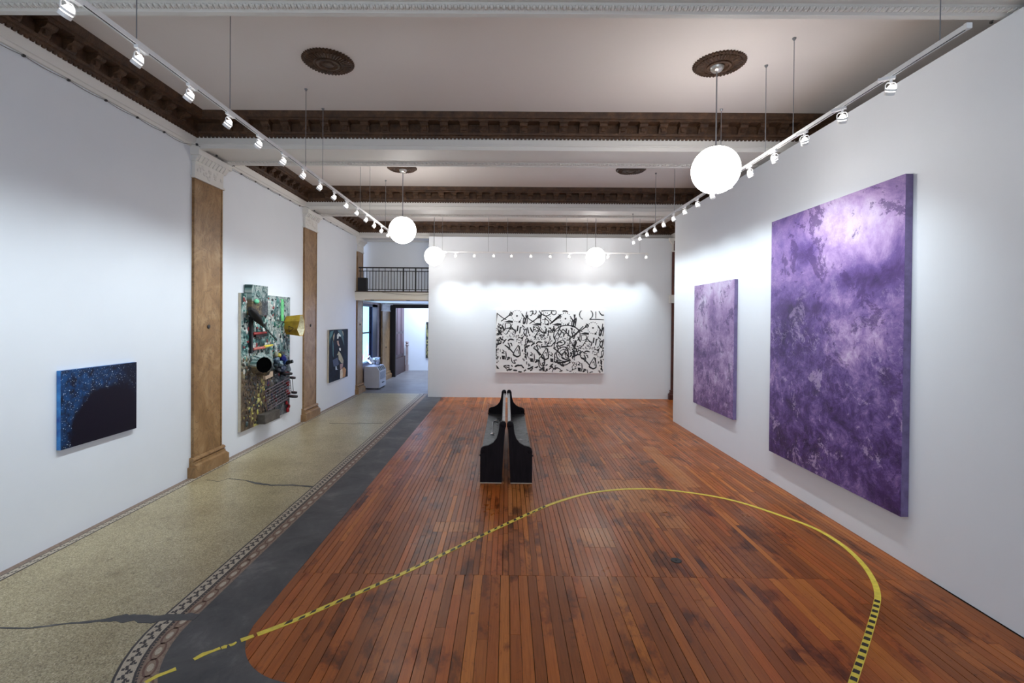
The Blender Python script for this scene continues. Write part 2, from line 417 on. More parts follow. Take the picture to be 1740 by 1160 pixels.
for (PW_, ya_, yb_) in ((.090, None, SEAM), (.0615, SEAM, YFAR + .05)):
    for ci in range(int((XO - .05 - XW)/PW_)):
        x = XW + (ci + .5)*PW_; dx = x - CXc
        if ya_ is None:
            if x > XR + .02: break
            y0 = CYc - sqrt(max(RW**2 - dx**2, 0)) if dx < 0 else CYc - RW
            segs = [(y0, SEAM)]
            if random.random() < .22 and SEAM - y0 > .9 and dx > .08:
                c = random.uniform(y0 + .5, SEAM - .3); segs = [(y0, c), (c, SEAM)]
        else:
            segs = []; yy = ya_ if x < XR + .02 else 12.2
            while yy < yb_ - .05:
                e = yy + random.uniform(.7, 3.0)
                if yb_ - e < .4: e = yb_
                segs.append((yy, e)); yy = e
        for (a_, b_) in segs:
            for (u, v_, c) in cut_light(x, a_, b_):
                if v_ - u > .02: allp.append((x, u, v_, c, PW_))
allp.sort(key=lambda q: (q[1]*.6 + q[2]*.4) + (100 if q[0] > XR else 0))
far = MB()
for i, (x, u, v_, c, PWID) in enumerate(allp):
    g = .0014 if random.random() < .65 else .0034
    if u < CYc and x < CXc + .02:          # boards cut to the curve of the corner
        mb = MB(); xs = [x - PWID/2 + g + (PWID - 2*g)*k/4 for k in range(5)]
        pl = [(q, CYc - sqrt(max(RW**2 - (q - CXc)**2, 0)) if q < CXc else CYc - RW) for q in xs]
        flat(mb, pl + [(xs[-1], v_ - .0012), (xs[0], v_ - .0012)], -.02, 0)
        o = mb.build('plank', M['wood'], floor); o.color = (*c, 1)
    elif i < 300:
        o = bpy.data.objects.new('plank', unit_me); COL.objects.link(o); o.parent = floor; ORG[o] = Vector((0, 0, 0))
        o.location = (x, u + .0012, random.uniform(-.0012, 0)); o.scale = (PWID - 2*g, v_ - u - .0024, 1); o.color = (*c, 1)
    else:
        far.cur = c; dz = random.uniform(-.0012, 0); far.box(x - PWID/2 + g, x + PWID/2 - g, u + .0015, v_ - .0015, -.02 + dz, dz)
fo = stuff(far.build('far_planks', M['wood'], floor)); fo.color = (1, 1, 1, 1)
# floor socket cover in the boards
p = onz(1149, 952)
MB().lathe([(.058, -.004), (.058, .003), (.05, .006), (.012, .006), (.010, .009)], (p.x, p.y, 0), 20).build('floor_socket_cover', plain('dark_iron', (.03, .03, .032), .45, .5), floor)

# ---- walls
wl = struct(box(XL - .3, XL, YREAR, 16.34, 0, ZC + .1).build('wall_left', M['wall']), 'long white gallery wall with marble pilasters')
wp = struct(box(XR, XR + .16, YREAR, 12.50, 0, ZB - .025).build('wall_right', M['wall']), 'white partition wall carrying the purple canvases')
struct(box(XO, XO + .3, YREAR, 24.0, 0, ZC + .1).build('wall_right_outer', M['wall']), 'outer wall hidden behind the partition')
struct(box(-2.575, 5.42, YFAR, YFAR + .18, 0, ZB - .004).build('wall_back', M['wall']), 'white end wall carrying the black and white canvas')
wf = struct(MB().box(XL - .3, XO + .3, YREAR - .3, YREAR, 0, .6).box(XL - .3, XO + .3, YREAR - .3, YREAR, 4.2, ZC + .1)
            .box(XL - .3, -3.8, YREAR - .3, YREAR, .6, 4.2).box(3.4, XO + .3, YREAR - .3, YREAR, .6, 4.2).build('wall_front', M['wall']), 'unseen street front wall, opening added for daylight fill')  # behind the camera; the opening is added to let fill light in
# ---- ceiling, beams, carved cornices
ceil = struct(box(XL - .3, XO + .3, YREAR - .3, 24.4, ZC, ZC + .12).build('ceiling', M['ceil']), 'coffered ceiling with white beams and dark carved cornices')
modm = MB()
modm.prism([(.04, 5.535), (.085, 5.53), (.105, 5.555), (.115, 5.59), (.165, 5.61), (.185, 5.635), (.185, 5.655), (.04, 5.655)], lambda p, q, t: (t, -p, q), -.062, .062)
modm.box(-.078, .078, -.205, -.04, 5.655, 5.672); modm.box(-.03, .03, -.135, -.09, 5.545, 5.60)
mod_me = modm.mesh('modillion'); mod_me.materials.append(M['dark'])
PROF = [(0, 5.465), (.030, 5.465), (.040, 5.49), (.065, 5.50), (.075, 5.53), (.05, 5.535), (.05, 5.665), (.200, 5.672), (.205, 5.70), (.225, 5.705), (.245, 5.74), (.262, 5.792), (0, 5.795)]
def cornice(p0, p1, nrm, name='cornice'):
    """run of carved cornice from p0 to p1 (both x, y), projecting along nrm"""
    d = Vector((p1[0]-p0[0], p1[1]-p0[1])); L = d.length; d.normalize()
    fn = lambda p, q, t: (p0[0] + d.x*t + nrm[0]*p, p0[1] + d.y*t + nrm[1]*p, q)
    mb = MB().prism(PROF, fn, 0, L)
    nd = int(L/.062)
    for i in range(nd):
        c = (i + .5)*L/nd
        mb.prism([(.0, 5.445), (.034, 5.445), (.038, 5.492), (0, 5.492)], fn, c - .017, c + .017)
    o = mb.build(name, M['dark'], ceil)
    ang = math.atan2(-nrm[0], -nrm[1])*-1
    n = int((L - .5)/.312); st = (L - (n-1)*.312)/2
    for i in range(n):
        c = st + i*.312; m_ = bpy.data.objects.new('modillion', mod_me); COL.objects.link(m_); m_.parent = o; ORG[m_] = Vector((0, 0, 0))
        m_.location = (p0[0] + d.x*c, p0[1] + d.y*c, 0); m_.rotation_euler.z = math.atan2(nrm[1], nrm[0]) + pi/2
    return o
XCL, XCR = XL + .085, XO - .085
for k in range(4):
    y0, y1 = YB[k], YB[k] + BD
    b = MB()
    b.box(XL, XO, y0 + .02, y1 - .02, ZB + .045, ZC + .01)
    for (a_, z0, z1, off) in ((y0, ZB + .06, ZD + .02, .03), (y0 + .0, ZB, ZB + .065, 0)): b.box(XL, XO, a_ + off, a_ + off + .12, z0, z1)
    b.prism([(y0 - .012, ZB + .062), (y0 - .012, ZB + .085), (y0 + .03, ZB + .10), (y0 + .03, ZB + .062)], lambda p, q, t: (t, p, q), XL, XO)
    b.box(XL, XO, y1 - .055, y1, ZB, ZB + .09)
    b.prism([(y0 + .12, ZB + .012), (y0 + .18, ZB + .05), (y0 + .12, ZB + .05)], lambda p, q, t: (t, p, q), XL, XO)
    b.prism([(y1 - .055, ZB + .003), (y1 - .15, ZB + .05), (y1 - .055, ZB + .05)], lambda p, q, t: (t, p, q), XL, XO)
    beam = b.build('beam', M['plaster'], ceil)
    if k < 3:
        eg = MB(); n = int((XO - XL)/(.052 if k == 0 else .07)); st = (XO - XL)/n
        for i in range(n):
            c = XL + (i + .5)*st
            eg.sphere((c, y1 - .102, ZB + .024), .5, 8, 4, (st*.78, .072, .030))
            eg.box(c + st*.44, c + st*.56, y1 - .13, y1 - .08, ZB + .008, ZB + .03)
        stuff(eg.build('egg_moulding', M['plaster'], beam, smooth=True))
        # coffer between this beam and the next
        ya, yb = y1, YB[k+1] + .03
        cornice((XCL, yb), (XCR, yb), (0, -1)); cornice((XCL, yb), (XCL, ya), (1, 0)); cornice((XCR, ya), (XCR, yb), (-1, 0))
        MB().prism([(XL, 5.31), (XL + .03, 5.31), (XL + .05, 5.34), (XL + .07, 5.345), (XL + .10, 5.44), (XL + .10, 5.466), (XL, 5.466)], lambda p, q, t: (p, t, q), ya - .02, YB[k+1] + .04).build('architrave', M['plaster'], ceil)
        MB().prism([(XO, 5.27), (XO - .05, 5.27), (XO - .10, 5.44), (XO - .10, 5.466), (XO, 5.466)], lambda p, q, t: (p, t, q), ya - .02, YB[k+1] + .04).build('architrave', M['plaster'], ceil)

# ---- marble pilasters
def pilaster(name, xw, sgn, y0, y1, m, label, socket=None, zc=4.82, ztop=ZB, marks=True):
    root = bpy.data.objects.new(name, None); COL.objects.link(root); root.location = (xw, (y0+y1)/2, 0); ORG[root] = Vector(root.location)
    struct(root, label)
    X = lambda d: xw + sgn*d
    sh = MB().box(X(-.02), X(.035), y0, y1, .30, zc); sh.box(X(.03), X(.045), y0 + .0, y0 + .035, .30, zc); sh.box(X(.03), X(.045), y1 - .035, y1, .30, zc)
    sh.build('shaft', m, root)
    bs = MB()
    bs.box(X(-.02), X(.125), y0 - .085, y1 + .085, 0, .165)
    bs.prism([(0, .16), (.125, .16), (.122, .185), (.085, .205), (.085, .235), (.06, .245), (.085, .27), (.08, .292), (.05, .31), (0, .31)],
             lambda p, q, t: (X(p), t, q), y0 - .045, y1 + .045)
    bs.build('base', m, root)
    cp = MB()
    cp.box(X(-.02), X(.065), y0 - .03, y1 + .03, zc, zc + .035)
    cp.prism([(0, zc + .03), (.05, zc + .03), (.05, zc + .24), (.065, zc + .27), (0, zc + .27)], lambda p, q, t: (X(p), t, q), y0, y1)
    cp.prism([(0, zc + .27), (.065, zc + .27), (.13, zc + .36), (0, zc + .36)], lambda p, q, t: (X(p), t, q), y0 - .02, y1 + .05)
    cp.box(X(-.02), X(.15), y0 - .05, y1 + .09, zc + .36, ztop)
    n = 8
    for i in range(n):
        c = y0 + (i + .5)*(y1 - y0)/n
        cp.prism([(.06, zc + .275), (.085, zc + .275), (.145, zc + .362), (.06, zc + .362)], lambda p, q, t: (X(p), t, q), c - .022, c + .022)
    for i in range(26):     # carved leaves
        yy, zz = random.uniform(y0 + .05, y1 - .05), random.uniform(zc + .06, zc + .24)
        cp.sphere((X(.048), yy, zz), .03, 6, 4, (.55, random.uniform(.5, 1.1), random.uniform(.5, 1.2)))
    cp.build('capital', M['plaster'], root)
    if socket:
        z = socket; sk = MB().lathe([(.034, 0), (.034, .012), (.022, .018)], (X(.035), (y0+y1)/2, z), 14, (sgn, 0, 0)); sk.build('wall_socket', M['lampblack'], root)
    return root
PY = [7.78, 12.06, 16.34, 20.0]
ev = lambda px, py, X: onx(px, py, X).z
pilaster('trim_1', XL, 1, 7.79, 8.57, M['marble'], 'tall brown marble pilaster with carved white capital between blue canvas and assemblage', ev(347, 555, XL + .04))
pilaster('trim_2', XL, 1, 12.06, 12.84, M['marble'], 'brown marble pilaster between assemblage and dark figure canvas', ev(520, 553, XL + .04))
pilaster('trim_3', XL, 1, 16.36, 16.98, M['marble'], 'brown marble pilaster at the corner of the balcony opening', ev(610, 551, XL + .04))
pilaster('trim_4', XO - .125, -1, 15.90, 16.55, M['dmarble'], 'dark red marble pilaster in the corner gap beside the partition')
MB().box(XO - .16, XO, 15.905, 16.6, 0, ZB).build('return', M['dmarble'], bpy.data.objects['trim_4'])
MB().box(XO - .25, XO, 15.86, 16.7, 3.15, 3.42).build('ledge_block', M['plaster'], bpy.data.objects['trim_4'])
pilaster('trim_5', XL - .02, 1, 19.75, 21.0, M['marble'], 'brown marble pilaster beside the hall window', 1.35, 2.86, 3.14)

# ---- balcony, hall and rear room behind the end wall
bal = thing('balcony', (-3.8, 16.2, 3.15), 'cream fronted balcony with black iron railing over the passage', 'balcony')
box(XL, -2.3, 16.22, 21.25, 3.17, 3.46).build('slab', M['cream'], bal)
box(-4.75, -2.3, 16.19, 16.22, 3.165, 3.19).build('wood_strip', plain('tan_wood_strip', lin(150, 118, 74), .5), bal)
box(XL, -2.3, 16.19, 16.23, 3.45, 3.48).build('dark_ledge', plain('brown_ledge', lin(70, 50, 38), .5), bal)
for x in (-4.55, -3.35): box(x, x + .12, 16.16, 16.19, 3.16, 3.185).build('hook', M['lampblack'], bal)
IR = plain('black_iron', (.015, .015, .017), .5, .3)
yr = 16.5
box(XL + .02, -2.35, yr - .025, yr + .025, 4.27, 4.31).build('top_rail', IR, bal)
box(XL + .02, -2.35, yr - .012, yr + .012, 4.16, 4.185).build('middle_rail', IR, bal)
box(XL + .02, -2.35, yr - .012, yr + .012, 3.54, 3.565).build('bottom_rail', IR, bal)
nb = 27
for i in range(nb):
    x = XL + .10 + i*.104
    if x > -2.4: break
    tall = i % 2 == 0; th = .022 if i in (14, 18) else .009
    box(x - th, x + th, yr - th, yr + th, 3.46 if tall else 3.55, 4.28 if tall else 4.17).build('baluster', IR, bal)
MB().tube([(XL + .9 + 2.2*u, 16.17, 3.45 - .36*u*(1-u)) for u in [i/14 for i in range(15)]], .006, 5).build('loose_wire', plain('grey_wire', lin(90, 86, 80), .6), bal)
struct(box(XL - .3, -2.2, 17.2, 17.35, 3.46, ZC).build('wall_mezzanine', M['wall']), 'white wall behind the balcony railing')
sp = thing('loudspeaker', (-4.86, 16.36, 3.46), 'black loudspeaker box standing on the balcony ledge by the pilaster', 'loudspeaker')
MB().box(-5.0, -4.72, 16.25, 16.46, 3.482, 3.93).build('cabinet', plain('black_cabinet', (.012, .012, .014), .5), sp)
MB().box(-4.98, -4.74, 16.235, 16.25, 3.50, 3.91).build('grille', plain('black_cloth', (.02, .02, .022), .9, 0, .3, 200), sp)
# hall
wh = MB(); XH = XL - .12
YW0, YW1, ZW0, ZW1 = 17.25, 19.45, .86, 3.1
wh.box(XH - .3, XH, 16.34, YW0, 0, 3.3); wh.box(XH - .3, XH, YW1, 24, 0, 3.3); wh.box(XH - .3, XH, YW0, YW1, 0, ZW0); wh.box(XH - .3, XH, YW0, YW1, ZW1, 3.3)
M['stone'] = plain('pinkish_stone', lin(168, 150, 146), .6, 0, .25, 5)
struct(wh.build('wall_hall_left', M['stone']), 'stone hall wall with the navy framed window')
NV = plain('navy_paint', lin(14, 24, 62), .35, 0, .2, 6)
win = struct(MB().box(XH - .22, XH + .02, YW0, YW0 + .10, ZW0, ZW1).box(XH - .22, XH + .02, YW1 - .72, YW1, ZW0, ZW1)
             .box(XH - .22, XH + .05, YW0, YW1, ZW0, ZW0 + .08).box(XH - .22, XH + .02, YW0, YW1, ZW1 - .10, ZW1).build('window_1', NV), 'tall navy framed sash window')
zm = 2.02
box(XH - .12, XH - .05, YW0 + .1, YW1 - .72, zm - .03, zm + .03).build('meeting_rail', NV, win)
box(XH - .12, XH - .05, YW1 - .86, YW1 - .72, ZW0 + .08, ZW1 - .1).build('sash_stile', NV, win)
m, t = mat('daylit_frosted_pane', (.3, .5, .6), .4)
g = t.pos(); f = t.noise(g, 3.2, 6, .6, .6); zz = t.sep(g)[2]
msk = t.math('MULTIPLY', t.ramp(f, [(.5, 0.0), (.58, 1.0)]), t.ramp(t.math('DIVIDE', zz, 4.0), [(.30, 1.0), (.44, 0.0)]))
t.set('Emission Color', t.mix(msk, lin(150, 216, 240), lin(214, 120, 170))); t.set('Emission Strength', .95); M['pane'] = m
box(XH - .10, XH - .085, YW0 + .1, YW1 - .72, ZW0 + .08, zm).build('pane', M['pane'], win)
box(XH - .10, XH - .085, YW0 + .1, YW1 - .72, zm, ZW1 - .1).build('pane', M['pane'], win)
struct(MB().box(XH, -4.86, 21.2, 21.34, 0, 3.17).box(-4.86, 2.0, 21.2, 21.34, 3.02, 3.17).box(-4.90, -4.84, 21.14, 21.2, 0, 3.17)
       .build('wall_hall_header', plain('dark_doorcase', lin(34, 26, 26), .5)), 'dark opening between hall and rear room')
struct(box(-.6, -.4, YFAR + .18, 24, 0, 4.4).build('wall_hall_blocker', M['wall']), 'unseen white side wall added to contain the hall light')  # out of view, added to block light on the hall's right side
struct(box(XH - .3, 2.0, YEND, YEND + .2, 0, 4.4).build('wall_rear', M['wall']), 'white far wall of the rear room')
struct(MB().box(XH - .3, 0, 21.25, 24.1, 4.4, 4.5).box(XH - .3, 0, 21.25, 21.34, 3.17, 4.4).build('ceiling_rear', M['wall']), 'white ceiling of the rear room')
RW_ = plain('dark_red_wood', lin(58, 28, 34), .4, 0, .3, 5)
sh = thing('panelled_shutter', (-4.98, 22.2, 0), 'dark red panelled wooden shutter case in the rear room', 'shutter')
box(XH + .02, -4.98, 21.4, 23.5, .75, 3.3).build('case', RW_, sh)
for (y0, y1, z0, z1) in ((21.45, 21.9, 1.95, 3.1), (22.0, 22.7, 1.95, 3.1), (22.8, 23.4, 1.95, 3.1), (21.45, 21.9, .9, 1.85), (22.0, 22.7, .9, 1.85), (22.8, 23.4, .9, 1.85)):
    pn = box(-4.98, -4.955, y0, y1, z0, z1).build('panel', plain('red_panel', lin(74, 36, 46), .35, 0, .2, 4), sh)
box(XH + .02, -4.92, 21.4, 23.6, 0, .75).build('wainscot', plain('brown_wainscot', lin(58, 30, 26), .45, 0, .2, 5), sh)
po = thing('carved_post', (-4.86, 23.72, 0), 'short carved brown post beside the red shutters', 'post')
MB().box(-4.93, -4.79, 23.65, 23.79, 0, .3).box(-4.91, -4.81, 23.67, 23.77, .3, 1.22).build('post_shaft', M['stone'], po)
MB().lathe([(.06, 1.22), (.09, 1.26), (.05, 1.32), (.085, 1.38), (.06, 1.44)], (-4.86, 23.72, 0), 14).build('post_head', M['stone'], po)
m, t = mat('dark_streaked_canvas', (.05, .05, .05), .5)
f = t.noise(t.mapv(t.pos(), (1.2, 1, .6)), 2.4, 5, .6, 3.0)
t.set('Base Color', t.ramp(f, [(.40, lin(14, 14, 18)), (.50, lin(60, 62, 56)), (.56, lin(205, 196, 120)), (.60, lin(30, 32, 34))])); M['streak'] = m
q0, q1 = ony(724, 547, YEND - .06), ony(724, 608, YEND - .06)
tag(box(q0.x, q0.x + 1.5, YEND - .06, YEND - .005, q1.z, q0.z).build('canvas_painting', M['streak'], origin=(q0.x, YEND - .05, q1.z)), 'black canvas streaked with yellow and white on the rear room wall', 'painting')

# ---- portable air conditioner with foil duct
ac = thing('portable_air_conditioner', (-4.86, 17.9, 0), 'light grey portable air conditioner cabinet standing on the hall floor', 'air conditioner')
AG = plain('light_grey_case', lin(186, 184, 186), .45, 0, .05, 4)
AX0, AX1, AY0, AY1 = -5.12, -4.57, 17.45, 18.4
MB().prism([(AX0, .05), (AX1, .05), (AX1, .66), (AX1 - .10, .82), (AX0, .82)], lambda p, q, t: (p, t, q), AY0, AY1).build('case', AG, ac)
for k in range(4):
    y = AY0 + .10 + k*.21
    MB().prism([(AX1 + .004, .675), (AX1 - .085, .815), (AX1 - .095, .81), (AX1 - .006, .67)], lambda p, q, t: (p, t, q), y, y + .13).build('control_window', M['lampblack'], ac)
for k in range(7): box(AX1, AX1 + .012, AY0 + .10, AY1 - .1, .36 + k*.038, .376 + k*.038).build('louvre', plain('grey_louvre', lin(120, 120, 124), .5) if k == 0 else bpy.data.materials['grey_louvre'], ac)
dr = box(AX1, AX1 + .012, AY0 + .08, AY1 - .08, .10, .31).build('drain_door', AG, ac)
box(AX1 + .012, AX1 + .03, AY0 + .35, AY0 + .6, .20, .235).build('door_handle', M['lampblack'], dr)
for x in (AX0 + .06, AX1 - .06):
    for y in (AY0 + .08, AY1 - .08): MB().lathe([(.035, 0), (.035, .05)], (x, y, 0), 10, ).build('castor', M['lampblack'], ac)
FO = plain('crinkled_foil', (.75, .76, .80), .22, 1.0, .1, 20)
def duct(path, r, nm, lab):
    P = [Vector(p) for p in path]; pts = []; rs = []
    for i in range(len(P)-1):
        for k in range(8):
            u = k/8; a = P[max(i-1, 0)]; b = P[i]; c = P[i+1]; d = P[min(i+2, len(P)-1)]
            pts.append(.5*((2*b) + (c-a)*u + (2*a-5*b+4*c-d)*u*u + (3*b-a-3*c+d)*u**3)); rs.append(r*(1 + (.12 if k % 2 else -.06)))
    pts.append(P[-1]); rs.append(r*.7)
    return tag(MB().tube(pts, rs, 14).build(nm, FO, origin=(P[0].x, P[0].y, .82), smooth=True), lab, 'duct')
duct([(-5.04, 17.62, 1.16), (-5.0, 17.64, 1.10), (-4.92, 17.66, .98), (-4.86, 17.68, .915)], .085, 'foil_duct', 'crinkled silver foil duct slumped over the air conditioner edge')
duct([(-4.93, 17.98, .965), (-4.84, 18.0, .985), (-4.76, 18.0, .975), (-4.70, 18.02, .97)], .135, 'foil_bundle', 'rounded silver foil bundle resting on the air conditioner')

# ---- ceiling medallions and globe pendants
MX = {0: (-2.255, 2.611)}
MY = [6.07, 10.35, 14.63]
def medallion(x, y, label, group=None):
    o = thing('ceiling_medallion', (x, y, ZC), label, 'ceiling medallion', group)
    n = 92
    fl = lambda j, k, r: r*(1.0 if (k % 2 == 0) else .925) if j in (0, 1) else r
    MB().lathe([(.315, 0), (.312, -.018), (.285, -.026), (.17, -.045), (.15, -.03), (.14, -.03)], (x, y, ZC), n, (0, 0, 1), fl).build('disc', M['dark'], o)
    for i in range(1):
        rb = MB()
        for k in range(40):
            a_ = 2*pi*k/40; c, s_ = cos(a_), sin(a_)
            rb.tube([(x + .27*c, y + .27*s_, ZC - .03), (x + .18*c, y + .18*s_, ZC - .045)], [.017, .010], 5)
        stuff(rb.build('rib_ring', M['dark'], o))
    MB().lathe([(.145, -.02), (.14, -.05), (.115, -.055), (.105, -.035), (.07, -.035), (.06, -.055), (.02, -.06)], (x, y, ZC), 24).build('boss', M['dark'], o)
    return o
medallion(-2.255, MY[0], 'round dark carved ceiling medallion with no lamp, in the nearest coffer', None)
medallion(2.611, MY[0], 'round dark carved ceiling medallion above the largest globe pendant')
medallion(-2.255, MY[1], 'dark carved ceiling medallion, half hidden by beam, holding a globe pendant')
medallion(2.611, MY[1], 'dark carved ceiling medallion, half hidden by beam, with no lamp')
def pendant(px, py, y, r, label, zt=ZC - .05):
    c = ony(px, py, y); o = thing('globe_pendant', (c.x, c.y, ZC), label, 'pendant lamp', 'opal globe pendants')
    MB().lathe([(.085, zt - c.z + c.z), (.08, zt - .02), (.055, zt - .05), (.015, zt - .062)], (c.x, c.y, 0), 24).build('canopy', M['brushed'], o, smooth=True)
    MB().tube([(c.x, c.y, zt - .04), (c.x, c.y, c.z + r*.97)], .009, 8).build('stem', M['steel'], o)
    MB().lathe([(.11, r*.925), (.105, r*.965), (.04, r*1.0)], c, 20).build('cap', M['lampblack'], o)
    MB().sphere(c, r, 40, 24).build('globe', M['globe'], o, smooth='full')
    MB().lathe([(.022, -r*1.035), (.026, -r*.99)], c, 10).build('finial', M['white_metal'], o)
pendant(1216, 289, MY[0], .288, 'large lit white globe pendant hanging beside the right track, nearest coffer')
pendant(684, 391, MY[1], .285, 'lit white globe pendant hanging at the end of the left track')
pendant(737.5, 435, MY[2], .285, 'lit white globe pendant over the edge of the passage opening', ZC)
pendant(1012, 436.5, MY[2], .285, 'lit white globe pendant in front of the rear track, right of canvas', ZC)

# ---- track lighting
ZT = 2.6 + 2.06
def track(name, p0, p1, hang, label, tops=None):
    p0, p1 = Vector(p0), Vector(p1); d = (p1 - p0).normalized(); e = Vector((-d.y, d.x, 0))
    o = thing(name, tuple(p0), label, 'lighting track')
    fn = lambda p, q, t: tuple(p0 + d*t + e*p + Vector((0, 0, q))); L = (p1 - p0).length
    r = MB(); r.prism([(-.018, .0), (-.018, .034), (.018, .034), (.018, .0), (.008, .0), (.008, .012), (-.008, .012), (-.008, .0)], fn, 0, L).build('rail', M['white_metal'], o)
    MB().prism([(-.0075, .004), (-.0075, .013), (.0075, .013), (.0075, .004)], fn, .005, L - .005).build('slot', M['slot'], o)
    for t in (0, L): MB().prism([(-.02, -.002), (-.02, .036), (.02, .036), (.02, -.002)], fn, t - .012, t + .012).build('end_cap', M['white_metal'], o)
    for i, t in enumerate(hang):
        q = p0 + d*t; zt = tops[i] if tops else ZC
        hb = MB().tube([(q.x, q.y, ZT + .03), (q.x, q.y, zt)], .0045, 6).build('hanger_cable', M['steel'], o)
        MB().lathe([(.008, zt - .03), (.02, zt - .012), (.022, zt)], (q.x, q.y, 0), 10).build('ceiling_cup', M['steel'], hb)
XTL, XTR = -2.84, 3.215
def inbeam(y): return any(b_ - .02 < y < b_ + BD + .02 for b_ in YB)
def tops_for(ys): return [ZB + (.045 if inbeam(y) else 0) if inbeam(y) else ZC for y in ys]
yl = [3.7, 4.95, 6.81, 7.44, 9.35, 10.0, 11.3]
track('lighting_track', (XTL, 1.2, ZT), (XTL, 11.75, ZT), [y - 1.2 for y in yl], 'long white lighting track hung parallel to the pilaster wall', tops_for(yl))
yr_ = [3.66, 5.52, 6.11, 7.38, 9.4, 10.6, 12.5]
track('lighting_track', (XTR, 3.44, ZT), (XTR, 12.62, ZT), [y - 3.44 for y in yr_], 'long white lighting track hung beside the purple canvases', tops_for(yr_))
YT = 15.28
tb0, tb1 = ony(730, 429, YT).x, ony(1100, 433, YT).x
track('lighting_track', (tb0, YT, ZT), (tb1, YT, ZT), [.4, 1.85, 2.45, 4.3, 4.95, 6.6], 'white lighting track hung across in front of the end wall')
def spot(kind, aim, power, ang):
    """spotlight head hanging from the origin, lamp pointing along aim"""
    o = bpy.data.objects.new('track_spotlight', None); COL.objects.link(o); ORG[o] = Vector((0, 0, 0)); o.empty_display_size = .05
    aim = Vector(aim).normalized()
    dd = Vector((0, 1, 0)) if kind != 'b' else Vector((1, 0, 0))
    ee = Vector((-dd.y, dd.x, 0))
    fn = lambda p, q, t: tuple(dd*t + ee*p + Vector((0, 0, q)))
    MB().prism([(-.016, -.022), (-.016, .002), (.016, .002), (.016, -.022)], fn, -.03, .09).build('adapter', M['white_metal'], o)
    MB().tube([(0, 0, -.02), (0, 0, -.055)], .010, 8).build('stem', M['white_metal'], o)
    c = Vector((0, 0, -.105)); side = aim.cross(Vector((0, 0, 1))).normalized()
    rb = .038
    # yoke: a U that straddles the lamp
    up = Vector((0, 0, 1))
    y = MB(); P = [c + side*(rb + .006), c + side*(rb + .006) + up*.036, c + side*rb*.75 + up*.056, c - side*rb*.75 + up*.056, c - side*(rb + .006) + up*.036, c - side*(rb + .006)]
    y.tube(P, .0045, 6).build('yoke', M['white_metal'], o)
    MB().lathe([(.014, -.036), (.018, -.033), (.031, -.010), (.033, -.006)], c, 18, aim).build('bulb_back', M['bulb'], o, smooth=True)
    MB().lathe([(rb, -.006), (rb + .002, .0), (rb + .002, .010), (rb - .003, .012)], c, 20, aim).build('ring', M['white_metal'], o, smooth=True)
    MB().lathe([(rb - .004, .010), (rb - .003, .018)], c, 20, aim).build('glow_gap', M['bulb'], o)
    MB().lathe([(rb, .018), (rb, .046), (rb - .005, .046), (rb - .005, .020)], c, 20, aim).build('shroud', M['white_metal'], o, smooth=True)
    l = bpy.data.lights.new('spot_lamp', 'SPOT'); l.energy = power; l.color = SPOT_COL; l.spot_size = radians(ang); l.spot_blend = 1.0; l.shadow_soft_size = .035
    lo = bpy.data.objects.new('spot_lamp', l); COL.objects.link(lo); lo.parent = o; lo.location = c + aim*.055
    lo.rotation_euler = aim.to_track_quat('-Z', 'Y').to_euler()
    return o
ORD = 'first second third fourth fifth sixth seventh eighth ninth tenth eleventh twelfth thirteenth fourteenth fifteenth'.split()
def row(kind, aim, power, ang, pts, label, group):
    pr = spot(kind, aim, power, ang); first = True
    for i, p in enumerate(pts):
        o = pr if first else copy_tree(pr); first = False
        o.location = p; o.rotation_euler.z = random.uniform(-.16, .16) + (max(0, .95 - .25*i) if kind == 'r' else 0); tag(o, label % ORD[len(pts) - 1 - i], 'spotlight', group)
row('l', (-2.25, .15, -2.7), SPOT_L, 84, [(XTL, 3.12 + .602*i, ZT) for i in range(15)], 'small white spotlight on the pilaster wall track, %s from its end by the globe', 'spotlights on the pilaster wall track')
row('r', (1.08, .5, -2.0), SPOT_R, 104, [(XTR, 4.12 + .592*i, ZT) for i in range(15)], 'small white spotlight on the purple canvas track, %s from its end toward the end wall', 'spotlights on the purple canvas track')
bx = [ony(px, 432, YT).x for px in (754, 774, 806, 839, 869, 902, 935, 967, 1000, 1033, 1065, 1098)]
row('b', (.02, .67, -2.9), SPOT_B, 68, [(x, YT, ZT) for x in bx if tb0 < x < tb1], 'small white spotlight on the end wall track, %s from the corner with the dark pilaster', 'spotlights on the end wall track')

# ---- cable clipped along the top of the left wall
cb = thing('clipped_cable', (XL, 3.0, 5.3), 'thin grey cable clipped along the top of the pilaster wall', 'cable')
ys = [3.5 + .52*i for i in range(25)]
pth = []
for i in range(len(ys)-1):
    for k in range(5):
        u = k/5; pth.append((XL + .014, ys[i] + (ys[i+1]-ys[i])*u, 5.30 - .07*u*(1-u)))
def near_cap(y): return any(abs(y - c) < .58 for c in (8.18, 12.45, 16.7))
pth = [(x + (.15 if near_cap(y) else 0), y, z) for x, y, z in pth if y < 15.9]
MB().tube(pth, .0045, 6).build('wire', plain('grey_flex', lin(140, 138, 136), .6), cb)
for y in ys[1:-2]:
    o_ = .15 if near_cap(y) else 0
    box(XL + o_, XL + .026 + o_, y - .012, y + .012, 5.288, 5.32).build('clip', M['lampblack'], cb)
c2 = thing('loose_cable', (XR, 4.0, 5.2), 'short dark cable stapled at the top of the purple canvas wall', 'cable')
A, B = onx(1684, 38, XR - .012), onx(1702, 12, XR - .012)
MB().tube([A, A.lerp(B, .5) + Vector((0, 0, -.01)), B, B + Vector((0, -.5, -.02))], .008, 6).build('wire', plain('dark_flex', (.06, .06, .065), .6), c2)
for q in (A, B): box(XR - .02, XR, q.y - .008, q.y + .008, q.z - .01, q.z + .01).build('staple', M['lampblack'], c2)

